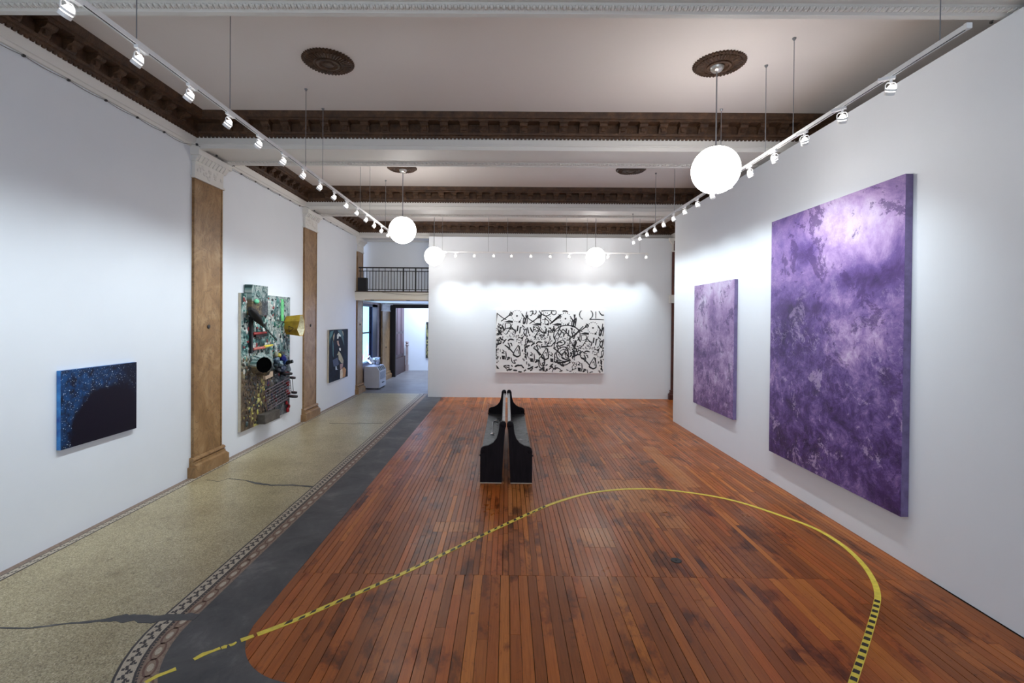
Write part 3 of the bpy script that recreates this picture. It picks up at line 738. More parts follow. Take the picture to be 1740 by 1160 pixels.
# ------------------------------------------------------------------ the two pews, back to back
PYN = 7.64
def crop4(x, y): return 790 + x/5.8, 640 + y/5.8
def P4(pts):
    out = []
    for x, y in pts: p = ony(*crop4(x, y), PYN); out.append((p.x, p.z))
    return out
rp = P4([(432, 445), (450, 438), (470, 448), (481, 472), (483, 510), (490, 560), (507, 612), (540, 654), (585, 680), (632, 691), (655, 706), (664, 735), (664, 790), (662, 1047), (449, 1047), (441, 850), (432, 650), (424, 520), (414, 490), (414, 465)])
cxm = .012
rp = [(x - .0, max(z, .012)) for x, z in rp]
lp_ = [(2*cxm - x, z) for x, z in rp]
YP1 = 11.05
def pew(name, sg, prof, label):
    x0 = cxm + sg*.24
    o = thing(name, (x0, (PYN + YP1)/2, 0), label, 'pew', 'black pews back to back')
    for y in (PYN, YP1 - .05):
        e = MB().prism(prof, lambda p, q, t: (p, t, q), y, y + .05).build('end_panel', M['pew'], o)
        s_ = rp[1]; zt = max(z for _, z in prof)
        MB().lathe([(.046, -.012), (.046, .062), (.03, .066), (.018, .07)], (cxm + sg*.052, y + .05, zt - .05), 18, (0, -1, 0)).build('scroll', M['pew'], e)
        fx = max(sg*(p - cxm) for p, _ in prof)
        zf = [z for p, z in prof if sg*(p - cxm) > fx - .004]; za = max(zf)
        MB().lathe([(.032, -.006), (.032, .058), (.018, .064)], (cxm + sg*(fx - .037), y + .05, za - .0), 14, (0, -1, 0)).build('arm_knob', M['pew'], e)
        MB().tube([(cxm + sg*(fx - .01), y + .025, za - .075), (cxm + sg*(fx + .012), y + .025, za - .075)], .014, 8).build('bolt', M['pew'], e)
        xs = [p for p, z in prof if z < .03]
        box(min(xs), max(xs), y + .002, y + .048, 0, .013).build('foot_pad', M['canvas_edge'], e)
    S = lambda a_: cxm + sg*a_
    MB().prism([(S(.085), .425), (S(.40), .445), (S(.408), .425), (S(.39), .405), (S(.085), .39)], lambda p, q, t: (p, t, q), PYN + .045, YP1 - .045).build('seat', M['seat'], o)
    MB().prism([(S(.055), .905), (S(.075), .905), (S(.105), .40), (S(.082), .40)], lambda p, q, t: (p, t, q), PYN + .045, YP1 - .045).build('backrest', M['pew'], o)
    MB().prism([(S(.022), .915), (S(.068), .925), (S(.072), .905), (S(.045), .89), (S(.022), .90)], lambda p, q, t: (p, t, q), PYN + .045, YP1 - .045).build('top_rail', M['rail'], o)
    MB().prism([(S(.36), .40), (S(.375), .40), (S(.375), .30), (S(.36), .30)], lambda p, q, t: (p, t, q), PYN + .045, YP1 - .045).build('apron', M['pew'], o)
pew('pew', -1, lp_, 'black wooden pew facing the pilaster wall, a thin rod on its seat')
pew('pew', 1, rp, 'black wooden pew facing the purple canvases, its seat empty and scuffed')
ro = thing('metal_rod', (-.28, 9.6, .447), 'thin silver rod with a small foot at each end lying on a pew seat', 'rod')
a0, a1 = onz(836.5, 737, .447), onz(838, 718, .447); a2 = onz(843, 715, .447)
SV = plain('chrome', (.8, .8, .82), .2, 1.0)
MB().tube([a0 + Vector((0, 0, .011)), a1 + Vector((0, 0, .011)), a2 + Vector((0, 0, .011))], .010, 7).build('bar', SV, ro)
for q in (a0, a2): MB().lathe([(.038, -.003), (.038, .008), (.018, .02)], q, 12).build('foot', SV, ro)

# ------------------------------------------------------------------ hazard tape on the floor
tp = thing('floor_tape', tuple(onz(1060, 831)), 'curved line of worn yellow hazard tape stuck to the floorboards', 'tape')
def catmull(P, k=6):
    out = []
    for i in range(len(P)-1):
        a, b, c, d = P[max(i-1, 0)], P[i], P[i+1], P[min(i+2, len(P)-1)]
        for j in range(k):
            u = j/k; out.append(.5*((2*b) + (c-a)*u + (2*a-5*b+4*c-d)*u*u + (3*b-a-3*c+d)*u**3))
    return out + [P[-1]]
def ribbon(P, w, z0, z1, ragged=0.0):
    mb = MB(); l = []; r = []
    for i, p in enumerate(P):
        d = (P[min(i+1, len(P)-1)] - P[max(i-1, 0)]).normalized(); e = Vector((-d.y, d.x, 0))
        l.append(p + e*(w/2)*(1 - ragged*random.random())); r.append(p - e*(w/2)*(1 - ragged*random.random()))
    n = len(P); vs = [(q.x, q.y, z1) for q in l] + [(q.x, q.y, z1) for q in r] + [(q.x, q.y, z0) for q in l] + [(q.x, q.y, z0) for q in r]
    fs = []
    for i in range(n-1): fs += [(i, i+1, n+i+1, n+i), (i, 2*n+i, 2*n+i+1, i+1), (n+i, n+i+1, 3*n+i+1, 3*n+i)]
    return mb.add(vs, fs)
TP = [(437, 1078), (500, 1054), (560, 1028), (630, 998), (700, 967), (760, 938), (820, 909), (880, 881), (930, 859), (965, 847), (1000, 838), (1040, 832.5), (1080, 830.5), (1130, 832), (1200, 841),
      (1260, 854), (1330, 877), (1385, 898), (1430, 925), (1463, 955), (1483, 984), (1491, 1008), (1489, 1030), (1478, 1070), (1465, 1112), (1449, 1160), (1440, 1190)]
TPW = catmull([onz(*p) for p in TP])
ribbon(TPW, .052, 0, .0035).build('tape_strip', M['yellow'], tp)
def at_len(P, s):
    for i in range(len(P)-1):
        L = (P[i+1] - P[i]).length
        if s <= L: return P[i].lerp(P[i+1], s/L), (P[i+1] - P[i]).normalized()
        s -= L
    return None, None
tot = sum((TPW[i+1] - TPW[i]).length for i in range(len(TPW)-1)); s = .25
iL = sum((TPW[i+1] - TPW[i]).length for i in range(8*6)); iR0 = sum((TPW[i+1] - TPW[i]).length for i in range(21*6 + 4))
while s < tot - .03:
    p, d = at_len(TPW, s)
    if p is None: break
    e = Vector((-d.y, d.x, 0))
    if s > iR0:
        mb = MB(); q = [p - d*.025 - e*.021, p + d*.025 - e*.023, p + d*.023 + e*.021, p - d*.025 + e*.020]
        flat(mb, [(k.x, k.y) for k in q], .003, .0042); mb.build('black_stripe', M['tapeblack'], tp); s += .104
    elif s < iL:
        mb = MB(); w1 = random.uniform(.022, .042); sk = .035; a_, b_ = (-.022, random.uniform(.0, .022))
        if random.random() < .4: a_, b_ = random.uniform(-.02, 0), .023
        q = [p - d*w1 + e*a_ - d*sk*.4, p + d*w1 + e*a_ - d*sk*.4, p + d*w1*.8 + e*b_ + d*sk*.4, p - d*w1*.7 + e*b_ + d*sk*.4]
        flat(mb, [(k.x, k.y) for k in q], .003, .0042); mb.build('black_stripe', M['tapeblack'], tp); s += random.uniform(.095, .14)
    else: s += .05
for pts, rag in (([(247, 1160), (268, 1148), (284, 1142), (299, 1136)], .5), ([(329, 1120), (345, 1112), (362, 1106), (374, 1101)], .6), ([(376, 1101), (381, 1099), (386, 1098)], .5),
                 ([(390, 1097), (396, 1094), (402, 1091)], .85), ([(409, 1088), (420, 1084), (431, 1080)], .3)):
    ribbon([onz(*p) for p in pts], .05, 0, .0038, rag).build('tape_remnant', M['yellow'], tp)

# ------------------------------------------------------------------ paintings
def gblob(t, u, v, cu, cv, su, sv, amp):
    """amp * exp(-((u-cu)/su)^2 - ((v-cv)/sv)^2)"""
    a = t.math('POWER', t.math('DIVIDE', t.math('SUBTRACT', u, cu), su), 2.0)
    b = t.math('POWER', t.math('DIVIDE', t.math('SUBTRACT', v, cv), sv), 2.0)
    return t.math('MULTIPLY', t.math('POWER', 2.718, t.math('MULTIPLY', t.math('ADD', a, b), -1.0)), amp)
def purple(name, blobs, stops, asp, off, crack_amt):
    m, t = mat(name, (.3, .2, .5), .42, 0, .4)
    g = t.sep(t.gen()); u = t.math('SUBTRACT', 1.0, g[1]); v = g[2]
    vec = t.comb(t.math('MULTIPLY', u, asp), v, off)
    wob = t.noise(vec, 3.0, 5, .6, 0, 'Color'); wv = t.n('ShaderNodeVectorMath', operation='MULTIPLY_ADD')
    t.put(wv.inputs[0], wob); wv.inputs[1].default_value = (.14, .14, .14); t.put(wv.inputs[2], t.comb(u, v, 0.0))
    uv = t.sep(wv.outputs[0]); u2 = t.math('SUBTRACT', uv[0], .07); v2 = t.math('SUBTRACT', uv[1], .07)
    val = t.math('MULTIPLY', t.math('SUBTRACT', t.noise(vec, 3.4, 8, .74, .5), .5), 1.5)
    for b in blobs: val = t.math('ADD', val, gblob(t, u2, v2, *b[:4], b[4]*1.45))
    fine = t.noise(vec, 15, 9, .8, .5)
    low = t.ramp(v, [(.30, 1.0), (.80, .22)])
    val = t.math('ADD', val, t.math('MULTIPLY', t.math('MULTIPLY', t.math('SUBTRACT', fine, .5), crack_amt), low))
    val = t.math('ADD', val, .5, True)
    col = t.ramp(val, stops)
    bl = t.noise(t.mapv(vec, (1, 1, 1), (7, 3, 1)), 8, 10, .8, .4)
    dk = t.ramp(bl, [(.435, 1.0), (.455, 0.0)])
    col = t.mix(t.math('MULTIPLY', dk, .72), col, lin(66, 42, 98))
    lt = t.math('MULTIPLY', t.ramp(bl, [(.565, 0.0), (.59, 1.0)]), low)
    col = t.mix(t.math('MULTIPLY', lt, .5), col, lin(206, 184, 220))
    wr = t.ramp(t.math('ABSOLUTE', t.math('SUBTRACT', t.noise(vec, 13, 5, .6, 1.2), .5)), [(0, 1.0), (.016, 0.0)])
    wr = t.math('MULTIPLY', t.math('MULTIPLY', wr, t.ramp(v, [(.42, .15), (.5, 1.0), (.62, 0.0)])), .5)
    col = t.mix(wr, col, lin(208, 190, 222))
    t.set('Base Color', col); t.bump(t.math('ADD', fine, bl), .35, .012)
    return m
ST2 = [(.0, lin(54, 37, 80)), (.25, lin(82, 58, 116)), (.45, lin(106, 82, 144)), (.62, lin(138, 110, 166)), (.80, lin(172, 144, 190)), (1.0, lin(200, 182, 210))]
M['purple_big'] = purple('violet_cloud_paint', [(.80, .93, .32, .14, .26), (.35, .92, .2, .1, .14), (.40, .76, .22, .05, .20), (.72, .72, .34, .045, -.24), (.30, .83, .10, .06, -.22), (.20, .55, .20, .16, -.20),
                                                  (.68, .50, .28, .16, .16), (.45, .62, .30, .035, -.18), (.30, .05, .9, .30, -.18), (.05, .33, .12, .08, .14), (.92, .42, .08, .08, -.22), (.18, .70, .16, .08, .1)], ST2, .72, 0.0, 2.2)
ST1 = [(.0, lin(78, 54, 98)), (.3, lin(112, 86, 136)), (.5, lin(146, 118, 164)), (.68, lin(172, 148, 186)), (.85, lin(190, 176, 204)), (1.0, lin(206, 206, 222))]
M['purple_small'] = purple('mauve_cloud_paint', [(.55, .95, .5, .10, .12), (.30, .72, .12, .18, .14), (.50, .70, .10, .18, -.12), (.75, .85, .25, .15, .10), (.15, .35, .25, .15, -.08), (.62, .22, .14, .12, .16), (.4, .03, .8, .14, -.18)], ST1, .75, 5.0, 1.9)
M['purple_edge'] = plain('dark_violet_edge', lin(104, 90, 130), .6, 0, .3, 8)
def canvas(name, xw, xf, pa, pb, z0, z1, m_front, m_edge, label, cat='painting'):
    """stretched canvas on a side wall: wall plane xw, front xf, from y=pa to y=pb"""
    o = thing(name, (xw, (pa+pb)/2, z0), label, cat)
    sg = 1 if xf > xw else -1
    box(xw + sg*.004, xf - sg*.004, pa, pb, z0, z1).build('stretcher', m_edge, o)
    c = MB(); x0, x1 = xf - sg*.004, xf; c.box(x0, x1, pa, pb, z0, z1); c.build('painted_face', m_front, o)
    return o
# large purple
q = onx(1535, 300, XR - .08); r = onx(1310, 378, XR - .08)
canvas('purple_canvas', XR, XR - .085, onx(1534.5, 590, XR - .085).y, onx(1309, 570, XR - .085).y, onx(1308, 766, XR - .085).z, onx(1310, 378, XR - .085).z, M['purple_big'], M['purple_edge'],
       'huge violet abstract canvas, the larger of two on the partition wall')
canvas('purple_canvas', XR, XR - .07, onx(1246.5, 590, XR - .07).y, onx(1179, 580, XR - .07).y, onx(1178, 683, XR - .07).z, onx(1179, 486, XR - .07).z, M['purple_small'], M['purple_edge'],
       'tall mauve abstract canvas, the smaller of two on the partition wall')
# blue star field
m, t = mat('night_blue_paint', (.01, .01, .05), .4, 0, .3); g = t.sep(t.gen()); u, v = g[1], g[2]
du = t.math('DIVIDE', t.math('SUBTRACT', u, .60), .55); dv = t.math('DIVIDE', t.math('SUBTRACT', v, .12), .66)
rad = t.math('SQRT', t.math('ADD', t.math('POWER', du, 2.0), t.math('POWER', dv, 2.0)))
vec = t.comb(t.math('MULTIPLY', u, 1.27), v, 0.0)
rad = t.math('ADD', rad, t.math('MULTIPLY', t.math('SUBTRACT', t.noise(vec, 5, 6, .6), .5), .30))
haze = t.ramp(rad, [(.86, 0.0), (1.12, 1.0)])
left = t.ramp(u, [(.05, 1.0), (.55, .8), (.85, .12)])
haze = t.math('MULTIPLY', haze, left)
cloud = t.ramp(t.noise(vec, 9, 8, .65, .5), [(.38, .06), (.66, 1.0)])
base = t.mix(t.math('MULTIPLY', haze, cloud), lin(11, 8, 28), lin(26, 78, 132))
def stars(scale, r0, thr):
    k = t.n('ShaderNodeTexVoronoi', feature='F1'); t.put(k.inputs['Vector'], vec); k.inputs['Scale'].default_value = scale
    hs = t.n('ShaderNodeSeparateColor'); t.put(hs.inputs[0], k.outputs['Color'])
    return t.math('MULTIPLY', t.ramp(k.outputs['Distance'], [(r0*.5, 1.0), (r0, 0.0)]), t.math('GREATER_THAN', hs.outputs[0], thr))
sm = t.math('MULTIPLY', t.math('MAXIMUM', stars(22, .17, .6), t.math('MULTIPLY', stars(46, .26, .45), .7)), t.ramp(haze, [(.06, 0.0), (.22, 1.0)]))
t.set('Base Color', t.mix(sm, base, lin(222, 236, 250))); M['stars'] = m
m, t = mat('bright_blue_edge', (.02, .1, .4), .5); f = t.noise(t.pos(), 7, 6, .65)
t.set('Base Color', t.ramp(f, [(.3, lin(14, 66, 140)), (.7, lin(56, 140, 206))])); M['blue_edge'] = m
ya, yb = onx(95.5, 690, XL).y, onx(232, 670, XL + .055).y
canvas('star_canvas', XL, XL + .055, ya, yb, onx(232, 727, XL + .055).z, onx(232, 615, XL + .055).z, M['stars'], M['blue_edge'], 'dark navy canvas with an arc of white star specks and blue edges')
# dark figure canvas
ya, yb = onx(556, 610, XL).y, onx(591, 610, XL + .055).y
z0_, z1_ = onx(591, 639, XL + .055).z, onx(591, 558.5, XL + .055).z
m, t = mat('dark_figure_ground', (.02, .02, .04), .6, 0, .15); f = t.noise(t.pos(), 2.2, 6, .6, .8)
t.set('Base Color', t.ramp(f, [(.35, lin(10, 10, 16)), (.55, lin(20, 22, 40)), (.75, lin(16, 44, 50))])); M['figground'] = m
fg = canvas('figure_canvas', XL, XL + .055, ya, yb, z0_, z1_, M['figground'], M['canvas_edge'], 'dark canvas with teal streaks and pale shapes beyond the second pilaster')
def patch(parent, X, conv, polys, th=.003):
    for (name, colr, pts) in polys:
        P = []
        for x, y in pts:
            q = onx(*conv(x, y), X); P.append((min(max(q.y, ya + .01), yb - .01), min(max(q.z, z0_ + .01), z1_ - .01)))
        MB().prism(P, lambda p, q_, t_: (t_, p, q_), X - .001, X + th).build(name, plain('paint_%d_%d_%d' % colr, lin(*colr), .45, 0, .25, 9), parent)
c2f = lambda x, y: (540 + x/8.93, 540 + y/8.93)
patch(fg, XL + .055, c2f, [
    ('teal_streak', (22, 96, 88), [(165, 290), (190, 210), (240, 190), (225, 250), (190, 320), (170, 420)]),
    ('teal_streak', (18, 70, 70), [(300, 190), (360, 180), (385, 260), (400, 420), (370, 330), (340, 250)]),
    ('teal_streak', (24, 84, 84), [(218, 300), (232, 260), (240, 420), (238, 600), (226, 560)]),
    ('pale_leaf', (170, 150, 110), [(222, 300), (250, 230), (255, 260), (240, 340), (230, 390)]),
    ('pale_leaf', (196, 176, 130), [(370, 195), (382, 210), (390, 270), (384, 255)]),
    ('white_glint', (226, 232, 222), [(292, 260), (312, 225), (350, 265), (345, 285), (318, 275), (310, 315), (294, 315)]),
    ('pale_face', (190, 150, 124), [(290, 350), (312, 345), (318, 385), (330, 415), (322, 430), (298, 400)]),
    ('white_glint', (232, 230, 220), [(322, 455), (346, 455), (346, 498), (330, 495)]),
    ('torso_shape', (176, 164, 126), [(318, 505), (340, 530), (365, 580), (378, 620), (388, 640), (385, 690), (350, 680), (335, 650), (316, 630), (312, 560), (290, 565)]),
    ('rose_shape', (170, 130, 118), [(335, 700), (385, 690), (380, 730), (362, 780), (338, 780)]),
    ('pale_panel', (222, 206, 178), [(340, 790), (372, 770), (378, 840), (378, 905), (338, 920)]),
    ('gold_panel', (186, 128, 58), [(374, 760), (400, 745), (428, 780), (415, 890), (380, 902)]),
    ('white_glint', (214, 224, 236), [(268, 735), (284, 732), (288, 775), (312, 780), (270, 788)]),
    ('blue_shadow', (30, 34, 74), [(225, 640), (300, 600), (318, 700), (300, 720), (240, 740)])])

# black and white drawing on the end wall
bw = thing('scribble_canvas', (1.45, YFAR, .8), 'wide white canvas covered with tangled black brush lines', 'painting')
BX0, BX1 = ony(842.5, 580, YFAR - .06).x, ony(1026.5, 580, YFAR - .06).x
BZ0, BZ1 = ony(935, 633.5, YFAR - .06).z, ony(935, 526.5, YFAR - .06).z
box(BX0, BX1, YFAR - .06, YFAR - .003, BZ0, BZ1).build('stretched_canvas', plain('gesso_white', (.82, .82, .81), .6, 0, .03, 5), bw)
KX = (BX1 - BX0)/1395.0; KZ = (BZ1 - BZ0)/810.0
def B(x, y): return (BX0 + (x - 165)*KX, BZ1 - (y - 125)*KZ)
sk = MB(); YS = YFAR - .0605
def clampB(x, z): return (min(max(x, BX0 + .006), BX1 - .006), min(max(z, BZ0 + .006), BZ1 - .006))
_ly = [0]
def stroke(pts, w):
    """brush line through crop points; w in crop pixels"""
    P = [Vector((p[0], p[1], 0)) for p in pts]
    if len(P) > 2: P = catmull(P, 4)
    if all(not (165 < p.x < 1560 and 125 < p.y < 935) for p in P): return
    n = len(P); l = []; r = []; _ly[0] = (_ly[0] + 1) % 9
    yy = YS - .0004 - .00012*_ly[0]
    for i, p in enumerate(P):
        d = P[min(i+1, n-1)] - P[max(i-1, 0)]; d = d.normalized() if d.length > 1e-6 else Vector((1, 0, 0)); e = Vector((-d.y, d.x, 0))
        ww = 1.3*w*(.55 + .45*sin(pi*min(max((i + .5)/n, .12), .88)))*random.uniform(.85, 1.15)/2
        l.append(clampB(*B(p.x + e.x*ww, p.y + e.y*ww))); r.append(clampB(*B(p.x - e.x*ww, p.y - e.y*ww)))
    sk.add([(x, yy, z) for x, z in l] + [(x, yy, z) for x, z in r], [(i, i+1, n+i+1, n+i) for i in range(n-1)])
def fill(pts):
    _ly[0] = (_ly[0] + 1) % 9; P = [clampB(*B(*p)) for p in pts]; sk.add([(x, YS - .0004 - .00012*_ly[0], z) for x, z in P], [tuple(range(len(P)))])
def arc(cx, cy, rx, ry, a0, a1, w, n=9): stroke([(cx + rx*cos(radians(a0 + (a1-a0)*i/n)), cy + ry*sin(radians(a0 + (a1-a0)*i/n))) for i in range(n+1)], w)
def motif(ox, oy, xmin=0, xmax=9999):
    st0 = random.getstate(); random.seed(5)
    o = lambda pts: [(x + ox, y + oy) for x, y in pts]
    ok = lambda x: xmin <= x + ox <= xmax
    def S(pts, w):
        if ok(sum(p[0] for p in pts)/len(pts)): stroke(o(pts), w)
    # eye with spokes
    if ok(435):
        fill(o([(435 + 12*cos(k), 205 + 12*sin(k)) for k in [i*pi/4 for i in range(8)]]))
        for k in range(16):
            a_ = 2*pi*k/16; S([(435 + 62*cos(a_), 205 + 68*sin(a_)), (435 + 72*cos(a_), 205 + 80*sin(a_))], 9)
        fill(o([(450, 290), (478, 255), (482, 292)]))
    fill(o([(262, 285), (330, 262), (384, 268), (382, 296), (340, 290)])) if ok(330) else None
    S([(175, 170), (250, 230), (300, 255)], 9); S([(230, 275), (300, 225), (372, 165)], 12); S([(345, 150), (380, 180), (340, 200), (345, 170), (378, 158)], 9)
    S([(285, 300), (285, 370)], 12); S([(240, 320), (262, 365), (280, 385)], 14); S([(290, 300), (345, 300), (350, 350), (300, 370)], 8)
    S([(375, 310), (340, 380), (300, 440)], 9); S([(350, 330), (400, 385), (425, 385)], 12)
    arc(335, 425, 80, 62, 180, 365, 9) if ok(335) else None
    for k in range(26):
        x, y = random.uniform(270, 410), random.uniform(375, 480)
        S([(x, y), (x + random.uniform(4, 15), y + random.uniform(-6, 6))], random.uniform(7, 12))
    fill(o([(165, 570), (210, 550), (240, 545), (235, 565), (180, 590)])) if ok(200) else None
    S([(255, 560), (300, 505)], 13); S([(320, 530), (350, 505), (400, 515)], 15); S([(195, 490), (215, 520), (225, 480), (240, 520), (255, 470)], 9)
    S([(320, 550), (345, 600), (330, 640)], 13); S([(280, 580), (340, 625), (400, 690)], 14); S([(345, 560), (365, 560), (375, 595)], 11)
    S([(455, 580), (390, 705), (480, 715), (455, 580)], 11); S([(470, 590), (480, 710)], 12); S([(395, 700), (440, 730), (482, 712)], 15); S([(430, 660), (450, 640), (460, 690)], 8)
    if ok(262): fill(o([(242, 715), (285, 720), (282, 768), (248, 762)]))
    S([(295, 660), (300, 720), (290, 770)], 11); S([(250, 640), (275, 665), (245, 680), (280, 690)], 9); S([(310, 735), (350, 745), (310, 770), (340, 730)], 11)
    S([(365, 740), (380, 800), (420, 815), (400, 780), (440, 770)], 11)
    S([(500, 180), (540, 250), (530, 310)], 13); S([(560, 150), (540, 300)], 12); S([(520, 230), (520, 310), (575, 190), (560, 310)], 12)
    S([(540, 370), (525, 420), (545, 460), (560, 400), (540, 370)], 11); S([(570, 350), (590, 430)], 15); S([(545, 510), (550, 590), (580, 500), (545, 510)], 11); S([(540, 610), (550, 670)], 17)
    S([(450, 330), (440, 400)], 17); S([(480, 350), (470, 430)], 12); S([(425, 395), (410, 440)], 13); S([(505, 320), (520, 350)], 14)
    for k in range(34):
        x, y = random.uniform(490, 580), random.uniform(320, 760); S([(x, y), (x + random.uniform(-10, 10), y + random.uniform(10, 34))], random.uniform(7, 13))
    for k in range(28):
        x, y = random.uniform(420, 500), random.uniform(440, 560); S([(x, y), (x + random.uniform(4, 18), y + random.uniform(-5, 5))], random.uniform(6, 11))
    for k in range(10):
        x, y = random.uniform(175, 240), random.uniform(620, 800); S([(x, y), (x + random.uniform(-10, 10), y + random.uniform(15, 40))], random.uniform(6, 11))
    random.setstate(st0)
motif(0, 0); motif(365, 30, 560, 870); motif(980, 145, 1120); motif(625, 30, 870, 1190) ; motif(-380, 20, 165, 230)
arc(1080, 440, 170, 120, 150, 400, 11, 14); stroke([(925, 350), (910, 470), (935, 520), (915, 590), (940, 610)], 10)
stroke([(960, 520), (1020, 380), (1050, 390), (1150, 470), (1250, 380)], 10); stroke([(1100, 500), (1180, 440), (1290, 330)], 12)
arc(1045, 690, 98, 92, 40, 330, 10, 16); arc(1045, 690, 62, 58, 200, 420, 9, 10); stroke([(1000, 700), (1060, 670), (1100, 720)], 11); stroke([(1060, 650), (1070, 740)], 10)
stroke([(970, 540), (1030, 510), (1050, 560), (960, 590), (970, 540)], 10); stroke([(1140, 530), (1170, 600), (1200, 510)], 11)
stroke([(920, 790), (1010, 800), (1130, 770)], 15); stroke([(960, 810), (1060, 830), (1130, 790)], 11); arc(955, 925, 60, 55, 180, 350, 10)
arc(755, 800, 36, 75, 0, 350, 10, 12); stroke([(770, 690), (795, 760), (790, 850)], 13); stroke([(690, 640), (735, 710)], 14); stroke([(750, 600), (860, 590)], 18)
stroke([(750, 140), (830, 128), (920, 135)], 16); arc(810, 150, 65, 50, 0, 180, 9); arc(910, 155, 30, 32, -90, 250, 9); stroke([(760, 250), (820, 250), (845, 290), (800, 310), (795, 240)], 9)
stroke([(740, 330), (760, 180), (900, 290)], 10); stroke([(860, 310), (930, 240), (1000, 180)], 12); stroke([(1170, 180), (1190, 320)], 12); stroke([(1160, 300), (1175, 240)], 13)
arc(1325, 180, 85, 70, -50, 60, 10); arc(1325, 180, 85, 70, 120, 240, 10); stroke([(1450, 140), (1450, 230)], 9); stroke([(1490, 135), (1520, 180), (1555, 185)], 12); stroke([(1370, 242), (1460, 240), (1555, 245)], 11)
stroke([(600, 150), (640, 140), (625, 190), (600, 200)], 10); arc(660, 150, 22, 30, -90, 200, 9); stroke([(1020, 140), (1060, 135), (1090, 150)], 15); stroke([(720, 135), (745, 190), (700, 230)], 11)
for k in range(34):
    x = random.uniform(170, 900); y = random.uniform(830, 930); a_ = random.uniform(-.9, 1.1); L = random.uniform(25, 60)
    stroke([(x, y), (x + L*.5*cos(a_) + random.uniform(-8, 8), y + L*.5*sin(a_)), (x + L*cos(a_), y + L*sin(a_)*.9)], random.uniform(9, 17))
fill([(168, 835), (195, 860), (215, 890), (180, 885)]); fill([(760, 870), (800, 880), (790, 915), (770, 910)])
for k in range(170):
    x, y = random.choice([(random.uniform(600, 900), random.uniform(330, 600)), (random.uniform(900, 1200), random.uniform(560, 920)), (random.uniform(180, 260), random.uniform(300, 540)), (random.uniform(1150, 1350), random.uniform(560, 740))])
    a_ = random.uniform(0, pi); L = random.uniform(10, 38); stroke([(x, y), (x + L*.5*cos(a_) + random.uniform(-6, 6), y + L*.5*sin(a_)), (x + L*cos(a_), y + L*sin(a_))], random.uniform(7, 13))
stuff(sk.build('brush_lines', plain('black_ink_paint', (.008, .008, .009), .5), bw, fix=False))

# ------------------------------------------------------------------ assemblage of found things
asm = thing('assemblage', (XL, 10.2, .4), 'paint splattered assemblage panel with yellow carton, rods, wheels and wire basket', 'artwork')
XA = XL + .06
ay0, ay1 = onx(404.5, 600, XL).y, onx(492.5, 600, XA).y
az0, az1 = onx(492, 703, XA).z, onx(492, 505, XA).z
az0 = .5*(az0 + onx(407, 730, XA).z); az1 = .5*(az1 + onx(406, 497, XA).z)
m, t = mat('splattered_paint', (.3, .4, .4), .4, 0, .5); g = t.gen(); gs = t.sep(g); v = gs[2]; u = gs[1]
vec = t.comb(t.math('MULTIPLY', u, 1.0), t.math('MULTIPLY', v, .85), 0.0)
n1 = t.noise(vec, 6.5, 9, .72, 1.2); n2 = t.noise(t.mapv(vec, (1, 1, 1), (4, 2, 0)), 11, 9, .75, .8)
top = t.ramp(n1, [(.34, lin(10, 18, 20)), (.43, lin(26, 74, 74)), (.49, lin(110, 150, 144)), (.54, lin(214, 218, 212)), (.60, lin(60, 100, 98)), (.66, lin(226, 222, 214))])
bot = t.ramp(n1, [(.32, lin(24, 22, 20)), (.45, lin(74, 58, 44)), (.55, lin(126, 108, 76)), (.63, lin(205, 198, 108)), (.75, lin(66, 78, 76))])
mid = t.ramp(n1, [(.30, lin(12, 14, 18)), (.48, lin(36, 50, 56)), (.58, lin(84, 84, 90)), (.68, lin(150, 160, 156)), (.78, lin(92, 40, 44))])
rgt = t.ramp(u, [(.45, 0.0), (.7, 1.0)])
vm = t.math('ADD', v, t.math('MULTIPLY', t.math('SUBTRACT', n2, .5), .35))
colr = t.mix(t.ramp(vm, [(.44, 0.0), (.56, 1.0)]), t.mix(rgt, bot, mid), t.mix(t.math('MULTIPLY', rgt, .25), top, mid))
spl = t.ramp(n2, [(.31, 1.0), (.36, 0.0)]); spw = t.ramp(n2, [(.64, 0.0), (.68, 1.0)])
colr = t.mix(spl, colr, lin(12, 14, 16)); colr = t.mix(t.math('MULTIPLY', spw, .85), colr, lin(224, 222, 214))
t.set('Base Color', colr); t.bump(n2, 1.0, .03); M['splat'] = m
box(XL + .004, XA - .004, ay0, ay1, az0, az1).build('panel', M['canvas_edge'], asm)
box(XA - .004, XA, ay0, ay1, az0, az1).build('painted_face', M['splat'], asm)
def A_(x, y, off=0.0): return onx(x, y, XA + off)
